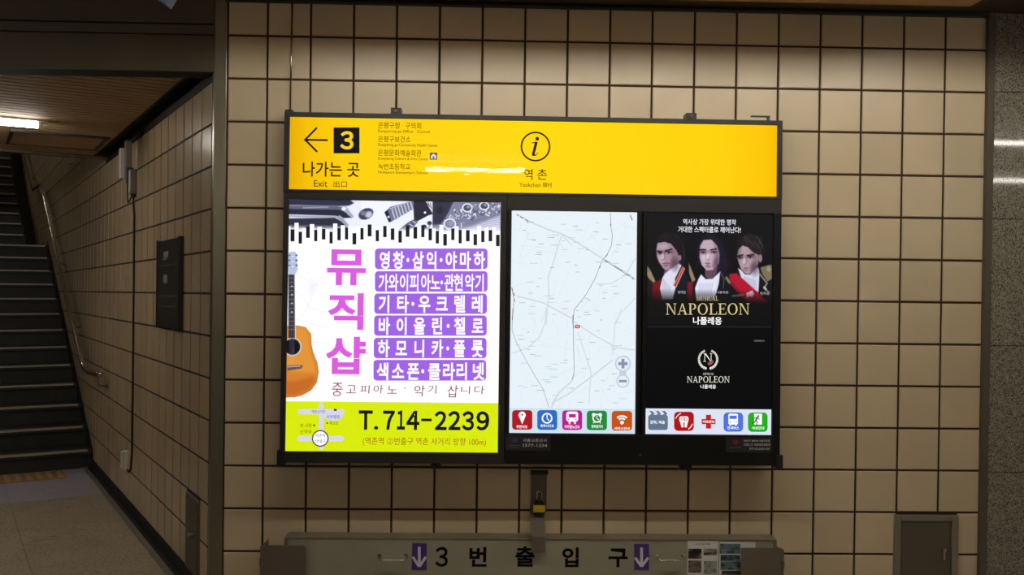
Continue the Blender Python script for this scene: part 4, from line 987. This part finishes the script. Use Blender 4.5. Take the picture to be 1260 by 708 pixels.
lettering(bs, lit((150, 150, 154)), [('서울교통공사', 928, 418.6, 941.4, 420.8, {'w_': TW})])
# laurel emblem with N
CRM = lit((232, 230, 216))
g = M()
for sgn in (-1, 1):
    for i in range(13):
        a = math.radians(-82 + i*11.8); cx, cy = 871.9 + sgn*11.2*math.cos(a), 442.6 - 11.4*math.sin(a)
        for e_ in (-1, 1):
            an = a + PI/2 + e_*.55; ln_ = 3.3 - .07*i
            dx, dy = sgn*math.cos(an)*ln_, -math.sin(an)*ln_; nx, ny = -dy*.25, dx*.25
            poly(g, SP, [(cx, cy), (cx+dx*.5+nx, cy+dy*.5+ny), (cx+dx, cy+dy), (cx+dx*.5-nx, cy+dy*.5-ny)], TW)
    ring(g, SP, 871.9, 442.6, 11.8, 11.0, TW, 20, *((-82, 68) if sgn == 1 else (112, 262)))
serif(g, SP, 'N', 866, 435.2, 877.6, 445.4, TW); g.build('laurel_emblem', CRM, bs)
g = M(); poly(g, SP, [(871, 447.5), (874, 445), (877.6, 443.4), (878.6, 446), (876, 449), (872.6, 450.2)], TW+.0003); g.build('emblem_mark', lit((150, 84, 84)), bs)
g = M(); serif(g, SP, 'MUSICAL', 865.6, 459.2, 879, 461.8, TW); serif(g, SP, 'NAPOLEON', 845.8, 463.6, 898.6, 471.2, TW+.0001); g.build('title_lettering', CRM, bs)
lettering(bs, WHT, [('나폴레옹', 862.4, 473.8, 881.6, 478.8, {'w_': TW, 'bold': .01})])
vt = SP.U(871, 503.8)[1]
g = M(); uvrect(g, SP, SB[0], SB[1], SB[2], vt, SW+.0012); g.build('icon_bar', lit((222, 228, 246)), bs)
def clap(g, w_):
    g.mi = 1
    for i in range(3):
        x = 803 + i*7.6; poly(g, SP, [(x-1, 505.6), (x+2.6, 505.6), (x+5.6, 509), (x+3, 512.6), (x-1.4, 512.6), (x+1.8, 509)], w_+.0002)
    g.mi = 0
icon(bs, (798, 511, 822.2, 529.8), (100, 118, 140), lambda g, w_: None, '문화, 예술', tb=(800.4, 518, 818.6, 522.4), rad=3)
g = M()
for i in range(3):
    x = 799 + i*7.8; poly(g, SP, [(x, 506.2), (x+3.6, 506.2), (x+7.0, 509.4), (x+4.0, 512.4), (x, 512.4), (x+3.2, 509.4)], IW+.0002)
g.build('clapper_stripes', lit((100, 118, 140)), bs)
def tooth(g, w_):
    rrect(g, SP, 836.4, 512.8, 847.6, 520.4, 2.6, w_); poly(g, SP, [(837, 518), (841, 518), (841.6, 526.4), (839, 526.6)], w_+.0001); poly(g, SP, [(843, 518), (847, 518), (845.4, 526.6), (842.8, 526.4)], w_+.0001)
    ring(g, SP, 842, 519.4, 11.2, 10.4, w_, 8, 110, 160); ring(g, SP, 842, 519.4, 11.2, 10.2, w_, 8, -60, -15); g.mi = 1; ring(g, SP, 841, 515.6, 2.4, 1.6, w_+.0003, 12); ring(g, SP, 844.2, 516.6, 2.2, 1.5, w_+.0003, 12); g.mi = 0
icon(bs, (829.9, 507.2, 854.3, 530.9), (182, 14, 20), tooth, '', rad=5)
g = M(); rpoly(g, SP, 869.2, 511, 875.4, 528, IW); rpoly(g, SP, 863.9, 516.2, 881, 522.6, IW+.0001); ci = g.build('app_icon', lit((204, 22, 34)), bs)
g = M(); text(g, SP, '의료정보', 865, 517.8, 880, 521.2, IW+.0004, bold=.015); g.build('icon_symbol', WHT, ci)
def bus(g, w_):
    rrect(g, SP, 896.8, 509.6, 908.6, 523, 1.8, w_); rpoly(g, SP, 898, 522.6, 900.4, 524.2, w_); rpoly(g, SP, 905, 522.6, 907.4, 524.2, w_); g.mi = 1; rpoly(g, SP, 898.2, 512, 907.2, 516, w_+.0003); disc(g, SP, 899, 519.8, .8, w_=w_+.0003, seg=8); disc(g, SP, 906.4, 519.8, .8, w_=w_+.0003, seg=8); g.mi = 0
icon(bs, (890.9, 508.1, 915, 531.8), (76, 116, 226), bus, '연계버스', tb=(895.4, 525.2, 910, 529.2), rad=5)
def run(g, w_):
    rpoly(g, SP, 928.6, 509.6, 938.2, 523, w_); g.mi = 1
    disc(g, SP, 933.6, 512.6, 1.2, w_=w_+.0003, seg=10); line(g, SP, [(932.8, 513.8), (930.4, 518)], 1.8, w_+.0003); line(g, SP, [(930.4, 518), (932.6, 520), (931.4, 523)], 1.1, w_+.0003); line(g, SP, [(930.4, 518), (928.6, 520.6), (925.8, 520.8)], 1.1, w_+.0003); line(g, SP, [(932.4, 514.4), (928.8, 514.6), (927.4, 517)], .9, w_+.0003); line(g, SP, [(932.8, 514.6), (935.4, 516.6)], .9, w_+.0003); g.mi = 0
icon(bs, (921, 508.2, 945.2, 532.1), (26, 178, 24), run, '비상안내', tb=(926.4, 525.4, 940.8, 529.2), m2=(14, 40, 14), rad=5)
# plates on the lower rail
for (l, t, r, b_), lab, items in (((621.8, 536.0, 677.6, 554.6), 'a', [('서울교통공사', 643.4, 540.2, 673, 544), ('1577-1234', 643.4, 546.6, 673.2, 550.2)]), ((893.4, 538.6, 949.5, 557), 'b', [('SMART MEDIA 서울지하철', 915, 541.2, 947, 544), ('고장신고 서울메트로환경', 914.6, 546, 947.4, 549), ('문의 02-6333-4107', 922, 551, 947, 554)])):
    g = M(); q = SP.rect((l, t), (r, t), (r, b_), (l, b_)); sbox(g, *q, .0002, .0016); pl_ = g.build('notice_plate', mat('plate_grey', (36, 35, 36), rough=.4), di)
    lettering(pl_, mat('plate_lettering', (225, 225, 220), rough=.5), [(i[0], *i[1:], {'w_': .0019, 'bold': .004}) for i in items])
    cx = l+11.5; g = M(); disc(g, SP, cx, t+6, 4.2, 3, .0019, 20); g.build('logo', mat('logo_tint', (52, 44, 96) if lab == 'a' else (120, 34, 28), rough=.5), pl_)
    g = M(); rpoly(g, SP, cx-7, t+12, cx+7, t+13, .0019); 
    if lab == 'a': rpoly(g, SP, cx-5, t+14.4, cx+5, t+15.4, .0019)
    g.build('fine_print', mat('fine_print_tint', (84, 84, 82), rough=.5), pl_)
u, v = SP.U(787.5, 560.5)
g = M(); g.tube([SP.fr(u, v, .0), SP.fr(u, v, .0025)], .007, 14); lk = g.build('lock', CHROME, di)
g = M(); sbox(g, u-.001, v-.004, u+.001, v+.004, .0025, .0029); g.build('keyhole', BLACKP, lk)
g = M(); sbox(g, O3[2]-.018, O3[1]-.016, O3[2]+.014, O3[1]+.05, -.06, .006); g.build('corner_foot', BLACKP, di, bevel=.005)
u, v = SP.U(848, 571)
g = M(); sbox(g, u-.022, O3[1]-.030, u+.022, O3[1]-.0005, -.13, -.04); g.build('lug', BLACKP, di, bevel=.003)

# ================================================================== stored board under the signs
BY = -.12
BP = Plane(np.array([0., BY, 0.]), np.array([1., 0, 0]), np.array([0., 0, 1.]), np.array([0., -1., 0]), F/4.31)
bl = BP.rect((353.5, 664), (951, 664.6), (951, 760), (353.5, 760)); 
ztop = BP.U(640, 663.6)[1]; zr = ztop + .0
xL, xR = BP.U(350, 680)[0], BP.U(955.5, 680)[0]
bd = empty('exit_board', (1.2, BY/2-.005, 0.001), 'long grey metal board lettered for exit three stored under the signs', 'board')
g = M(); g.box((xL+.016, BY, .02), (xR-.016, -.03, ztop-.002)); g.build('panel', BOARD, bd)
g = M(); g.box((xL, BY-.004, ztop-.003), (xR, -.03, ztop+.003)); g.box((xL, BY-.004, .002), (xR, -.03, .0195)); g.box((xL, BY-.004, .0195), (xL+.0155, -.03, ztop-.003)); g.box((xR-.0155, BY-.004, .0195), (xR, -.03, ztop-.003)); g.build('rim', BOARDRIM, bd, bevel=.002)
def btext(items, m=INK): 
    for ch, l, t, r, b_, bo in items: g = M(); text(g, BP, ch, l, t, r, b_, .0006, bold=bo); g.build('character', m, bd)
btext([('３', 535.6, 673.3, 551.2, 698, .022), ('번', 577.5, 673.3, 598.9, 697.8, .03), ('출', 634.2, 672.5, 657.8, 697.8, .03), ('입', 691.7, 673.9, 712, 698.3, .03), ('구', 748.6, 675.3, 772.4, 698.3, .03)])
for (l, t, r, b_, tl) in ((506.7, 668.5, 525.2, 702, .6), (780.3, 669.6, 798.6, 702, -.2)):
    g = M(); poly(g, BP, [(l-tl*.5, b_), (r-tl*.5, b_+.3), (r+tl*.2, t+.5), (l+tl, t)], .0006); ar = g.build('arrow_sticker', PURPLE, bd)
    cx = (l+r)/2; g = M(); line(g, BP, [(cx, t+4.5), (cx, b_-6)], 3.4, .001); line(g, BP, [(cx-8, t+17), (cx-.2, b_-4.5)], 3.2, .0012); line(g, BP, [(cx+8, t+17), (cx+.2, b_-4.5)], 3.2, .0014); g.build('arrow', WHITEV, ar)
for l, r in ((467, 499.4), (808, 840.4)):
    (a, z_), (b_, _) = BP.U(l, 686.6), BP.U(r, 689)
    g = M(); g.tube([(a, BY, z_+.008), (a, BY-.02, z_+.006), (a+.010, BY-.032, z_-.004), (b_-.010, BY-.032, z_-.004), (b_, BY-.02, z_+.006), (b_, BY, z_+.008)], .0042, 8)
    hn = g.build('handle', CHROME, bd, smooth=True)
    for x in (a, b_):
        g = M(); g.box((x-.008, BY-.003, z_-.002), (x+.008, BY, z_+.018)); g.build('mount', CHROME, hn)
# paper sheets
def sheet(l, t, r, label, pics, w0):
    q = BP.rect((l, t), (r, t), (r, 760), (l, 760)); g = M(); g.box((q[0], .10, w0), (q[2], q[3], w0+.0006), lambda a, b_, c: BP.fr(a, b_, c))
    o = g.build('paper_notice', PAPER, origin=(q[0], BY-.001, .1)); tag(o, label, 'notice')
    for (a, b_, c, d), kind in pics:
        p = Paint(BP, BP.U(a, (b_+d)/2)[0], BP.U((a+c)/2, d)[1], BP.U(c, (b_+d)/2)[0], BP.U((a+c)/2, b_)[1], 2.0, kind[0])
        rr_ = random.Random(int(a*7+b_))
        for i in range(16):
            p.ell(rr_.uniform(a, c), rr_.uniform(b_, d), rr_.uniform(1, 4), rr_.uniform(.6, 2.2), rr_.choice(kind[1:]), .8, .85)
        p.build('printed_photo', o, w0+.0010, 0)
    return o
k1 = ((60, 56, 52), (24, 22, 20), (130, 128, 122), (30, 28, 26)); k2 = ((120, 116, 104), (40, 38, 34), (170, 168, 160), (28, 24, 22)); k3 = ((118, 100, 84), (96, 110, 112), (140, 92, 72), (60, 70, 72)); k4 = ((92, 112, 120), (60, 84, 108), (120, 140, 140), (44, 56, 60))
o = sheet(845.4, 665.8, 883.2, 'white notice sheet with four small photos taped to the board', [((846.6, 675.5, 863.2, 687.8), k1), ((865.6, 675.4, 882.4, 683.6), k2), ((846.8, 690, 863, 705), k3), ((865.8, 690.6, 882.2, 707), ((150, 152, 140), (96, 112, 112), (170, 170, 158), (120, 128, 122)))], .0008)
g = M(); text(g, BP, '차수판 설치 방법', 856, 668.6, 873.8, 671, .0020, bold=.01); g.build('lettering', INK, o)
o = sheet(884.6, 667.2, 928.8, 'white notice sheet with blue toned photos half behind the right bracket', [((885.4, 669.4, 911, 681.6), k4), ((886.4, 683, 910.6, 690.6), ((70, 84, 90), (34, 44, 50), (120, 132, 134), (50, 66, 92))), ((886.4, 691, 911, 701.6), k4), ((888, 702.4, 911, 707.6), ((50, 48, 40), (70, 66, 54), (40, 40, 36), (60, 60, 50)))], .0012)
# brackets that hold the board ends
for (l, t, r, sgn, lab) in ((320.6, 671.2, 376.8, -1, 'brown metal end bracket covering the left end of the board'), (911.5, 674.4, 964.6, 1, 'brown metal end bracket covering the right end of the board')):
    KP = Plane(np.array([0., -.155, 0.]), np.array([1., 0, 0]), np.array([0., 0, 1.]), np.array([0., -1., 0]), F/4.27)
    u0, v1 = KP.U(l, t); u1 = KP.U(r, t)[0]; rd = .018
    pts = [(u0, .0), (u1, .0)]
    for i in range(5):
        an = math.radians(90*i/4)
        pts.append((u1-rd+rd*math.cos(an), v1-rd+rd*math.sin(an)))
    for i in range(5):
        an = math.radians(90+90*i/4); pts.append((u0+.005+.005*math.cos(an), v1-.005+.005*math.sin(an)))
    e = empty('end_bracket', ((u0+u1)/2, -.09, 0), lab, 'bracket')
    g = M(); g.prism(pts, 0, .004, KP.fr); g.build('plate', BRKT, e)
    g = M()
    if sgn < 0: g.box((u0, -.1545, 0), (u0+.004, -.012, v1-.01))
    else: g.box((u1-.004, -.1545, 0), (u1, -.012, v1-.02))
    g.build('side', BRKT, e)
    x = u0+.004 if sgn < 0 else u1-.004
    for zz_ in (v1-.075, v1-.2):
        g = M(); g.tube([(x, -.163, zz_-.018), (x, -.163, zz_+.018)], .006, 8); g.build('hinge', BRKT, e)
# locking strap and padlock
xs0, xs1 = BP.U(653.5, 650)[0], BP.U(670.6, 650)[0]
x0w, x1w = at(654, 600, -.02)[0], at(672.4, 600, -.02)[0]
zt = at(663, 579, -.012)[2]; zb_ = BP.U(660, 678)[1]
e = empty('locking_strap', (1.28, -.08, zb_), 'brown metal strap coming down from the wall over the board middle', 'strap')
g = M(); g.box((x0w-.002, -.014, zt-.20), (x1w+.002, -.0065, zt-.012)); g.build('wall_plate', BRKT, e, bevel=.001)
g = M(); g.box((x0w-.004, -.034, zt-.016), (x1w+.006, -.0065, zt)); g.build('top_clip', BLACKP, e, bevel=.002)
zm = at(663, 636, -.03)[2]
g = M(); g.prism([(-.016, zm+.05), (-.020, zm+.05), (-.020-.0, zm+.01), (-.150, ztop+.02), (-.150, zb_), (-.146, zb_), (-.146, ztop+.018), (-.016, zm+.008)], xs0, xs1, lambda a, b_, w_: (w_, a, b_)); g.build('strap', BRKT, e)
px_, pz_ = at(663.3, 626, -.04)[0], at(663.3, 626, -.04)[2]
e = empty('padlock', (px_, -.035, pz_-.03), 'small black and yellow padlock hanging on the strap', 'padlock')
g = M(); g.box((px_-.027, -.052, pz_-.030), (px_+.027, -.030, pz_+.026)); g.build('body', BLACKP, e, bevel=.004)
g = M(); g.box((px_-.0275, -.0545, pz_-.014), (px_+.0275, -.0525, pz_+.018)); g.build('yellow_band', YELLOWP, e)
g = M(); g.tube([(px_-.011, -.041, pz_+.025)] + [(px_+.011*math.cos(a), -.041, pz_+.070+.011*math.sin(a)) for a in [PI-PI*i/8 for i in range(9)]] + [(px_+.011, -.041, pz_+.025)], .004, 8); g.build('shackle', CHROME, e, smooth=True)

# ================================================================== meter hatch at the right
e = empty('wall_hatch', ((meter[0]+meter[1])/2, -.01, 0.001), 'small grey metal access door low in the wall at right', 'access door')
x0, x1, zt = meter[0]-.004, meter[1]+.004, meter[2]+.004
for q in ((x0, .0, x0+.032, zt), (x1-.032, .0, x1, zt), (x0+.032, zt-.028, x1-.032, zt)):
    g = M(); g.box((q[0], -.022, q[1]), (q[2], -.0005, q[3])); g.build('frame', HATCHF, e, bevel=.003)
dx0, dx1, dzt = x0+.0345, x1-.0345, zt-.0305
g = M(); g.box((dx0, -.016, .003), (dx1, -.0005, dzt)); dr = g.build('door', HATCHM, e, bevel=.0015)
hx, hz = at(1161.5, 682, -.02)[0], at(1161.5, 682, -.02)[2]
g = M(); g.box((hx-.006, -.022, hz+.006), (hx+.012, -.016, hz+.030)); g.box((hx-.006, -.027, hz-.030), (hx+.005, -.022, hz+.028)); g.build('handle', CHROME, dr, bevel=.002)

# ================================================================== on the left wall
def lbox(m, s0, s1, z0, z1, o0, o1): m.box((s0, -o1, z0), (s1, -o0, z1), Lf)
e = empty('wall_hatch', L(.375, -.01, 0.001), 'narrow brown metal access door low on the passage wall by the corner', 'access door')
g = M(); lbox(g, hatchL[0], hatchL[1], .07, hatchL[2], .0003, .008); g.build('frame', HATCHF, e)
g = M(); lbox(g, hatchL[0]+.01, hatchL[1]-.01, .075, hatchL[2]-.012, .0083, .012); dr = g.build('door', HATCHM, e)
g = M(); a = L(.31, -.012, .275); g.tube([tuple(a), tuple(a-N*.016), tuple(a-N*.017), tuple(a-N*.030)], .014, 12); g.build('knob', CHROME, dr, smooth=False)
e = empty('wall_plaque', L(1.02, -.01, 1.27), 'tall dark plaque with small pale labels on the passage wall', 'plaque')
g = M(); lbox(g, .665, 1.235, 1.275, 1.765, .0035, .026); g.build('panel', SLATE, e, bevel=.003)
g = M(); lbox(g, .655, .664, 1.27, 1.77, .0035, .03); lbox(g, 1.236, 1.245, 1.27, 1.77, .0035, .03); g.build('edge', FRAME, e)
WL = mat('pale_label', (150, 150, 150), rough=.5)
for s0, s1, z0, z1 in ((.93, 1.05, 1.668, 1.70), (.97, 1.08, 1.655, 1.664), (.96, 1.05, 1.525, 1.57)):
    g = M(); lbox(g, s0, s1, z0, z1, .0262, .0272); g.build('label', WL, e)
for z0 in (1.45, 1.62, 1.395):
    g = M(); lbox(g, .69, 1.2, z0, z0+.003, .0262, .0267); g.build('scratch', GREYP, e)
# junction boxes and cable
e = empty('junction_box', L(2.10, -.02, 2.11), 'small grey wall junction box with cables under the passage ceiling', 'box')
g = M(); lbox(g, 2.07, 2.135, 2.115, 2.275, .0035, .042); g.build('body', GREYP, e, bevel=.004)
g = M(); lbox(g, 2.075, 2.13, 2.12, 2.27, .0422, .0465); g.build('lid', WHITEP, e, bevel=.002)
g = M(); lbox(g, 2.085, 2.12, 2.095, 2.1145, .008, .032); g.build('cable_gland', BLACKP, e)
e = empty('speaker_box', L(2.36, -.03, 2.235), 'tall grey box with a white cover strip behind the junction box', 'box')
g = M(); lbox(g, 2.27, 2.33, 2.235, 2.49, .0035, .043); g.build('body', GREYP, e, bevel=.003)
g = M(); lbox(g, 2.335, 2.40, 2.25, 2.48, .0035, .030); g.build('spacer', FRAME, e)
g = M(); lbox(g, 2.405, 2.47, 2.25, 2.455, .0035, .058); g.build('white_cover', WHITEP, e, bevel=.006)
g = M(); lbox(g, 2.19, 2.23, 2.19, 2.30, .006, .048); tag(g.build('cable_connector', BLUEP, bevel=.005), 'blue cable connector between the two wall boxes', 'connector')
g = M(); pts = [L(2.21, -.04, 2.19), L(2.215, -.04, 2.11), L(2.20, -.04, 2.075), L(2.17, -.04, 2.062), L(2.13, -.038, 2.075), L(2.11, -.03, 2.094)]
g.tube([tuple(q) for q in pts], .0045, 6); tag(g.build('cable', CABLE, smooth=True), 'short black cable looping under the junction box', 'cable')
g = M(); pts = [L(2.095, -.02, 2.094), L(2.11, -.018, 2.05), L(2.12, -.010, 1.98), L(2.12, -.010, 1.5), L(2.115, -.010, .9), L(2.125, -.010, .42), L(2.14, -.014, .30), L(2.19, -.02, .275), L(2.245, -.02, .28)]
g.tube([tuple(q) for q in pts], .0065, 6); tag(g.build('cable', CABLE, smooth=True), 'long black cable running down the passage wall to the socket', 'cable')
e = empty('wall_socket', L(2.34, -.02, .24), 'white plastic plug socket low on the passage wall', 'socket')
g = M(); lbox(g, 2.335, 2.42, .265, .385, .0035, .036); g.build('body', WHITEP, e, bevel=.005)
g = M(); lbox(g, 2.25, 2.33, .27, .40, .0035, .026); g.build('plug', WHITEP, e, bevel=.005)
# handrail
e = empty('handrail', L(4.0, -.08, .82), 'polished steel handrail climbing the tiled wall by the stairs', 'handrail')
def rail(pts, r=.019): 
    g = M(); g.tube([tuple(L(*q)) for q in pts], r, 12); g.build('rail', CHROME, e, smooth=True)
rail([(3.08, -.075, .858), (3.2, -.085, .85), (3.7, -.085, .83), (4.0, -.085, .845), (4.2, -.085, .90), (4.38, -.085, .99), (5.5, -.085, 1.51), (6.6, -.085, 2.03), (7.60, -.085, 2.50), (7.78, -.085, 2.575), (8.2, -.085, 2.76), (9.3, -.085, 2.79), (9.5, -.085, 2.85), (11.5, -.085, 3.62), (12.9, -.085, 4.2)])
for s_, z_ in ((3.25, .842), (4.9, 1.232), (6.2, 1.84), (7.5, 2.455), (8.6, 2.77), (10.2, 3.12), (11.8, 3.74)):
    g = M(); g.tube([tuple(L(s_, -.0035, z_-.09)), tuple(L(s_, -.06, z_-.085)), tuple(L(s_, -.085, z_-.05)), tuple(L(s_, -.085, z_-.01))], .007, 8)
    b_ = g.build('wall_bracket', STEEL, e, smooth=True)
    g = M(); g.tube([tuple(L(s_, -.0035, z_-.09)), tuple(L(s_, -.009, z_-.09))], .028, 12); g.build('rosette', STEEL, b_)
# thin conduit above the sign, hanging sign corner at the top left
xc = at(357.5, 70, -.02)[0]
g = M(); g.tube([(xc, -.014, SP.fr(0, O1[3])[2]+.017), (xc+.004, -.014, CEIL-.021)], .0045, 8); tag(g.build('conduit', CHROME, smooth=True), 'thin bright conduit from ceiling to the left end of the yellow sign', 'conduit')
P_ = at(203, 3, -.75)
g = M(); g.prism([(-.035, .05), (.035, .05), (.035, .015), (.015, -.02), (-.01, -.006), (-.035, .02)], -.03, .03, lambda a, b_, w_: (P_[0]+a, P_[1]+w_, P_[2]+b_)); cp = g.build('hanging_fitting', mat('blue_grey_fitting', (84, 96, 116), rough=.35, metal=.3), bevel=.003)
tag(cp, 'small blue grey fitting hanging from the ceiling at the top left', 'fitting')
g = M(); g.box((P_[0]-.006, P_[1]-.006, P_[2]+.05), (P_[0]+.006, P_[1]+.006, CEIL)); g.build('stem', FRAME, cp)

bpy.data.objects.remove(_fo); bpy.data.curves.remove(_fc)
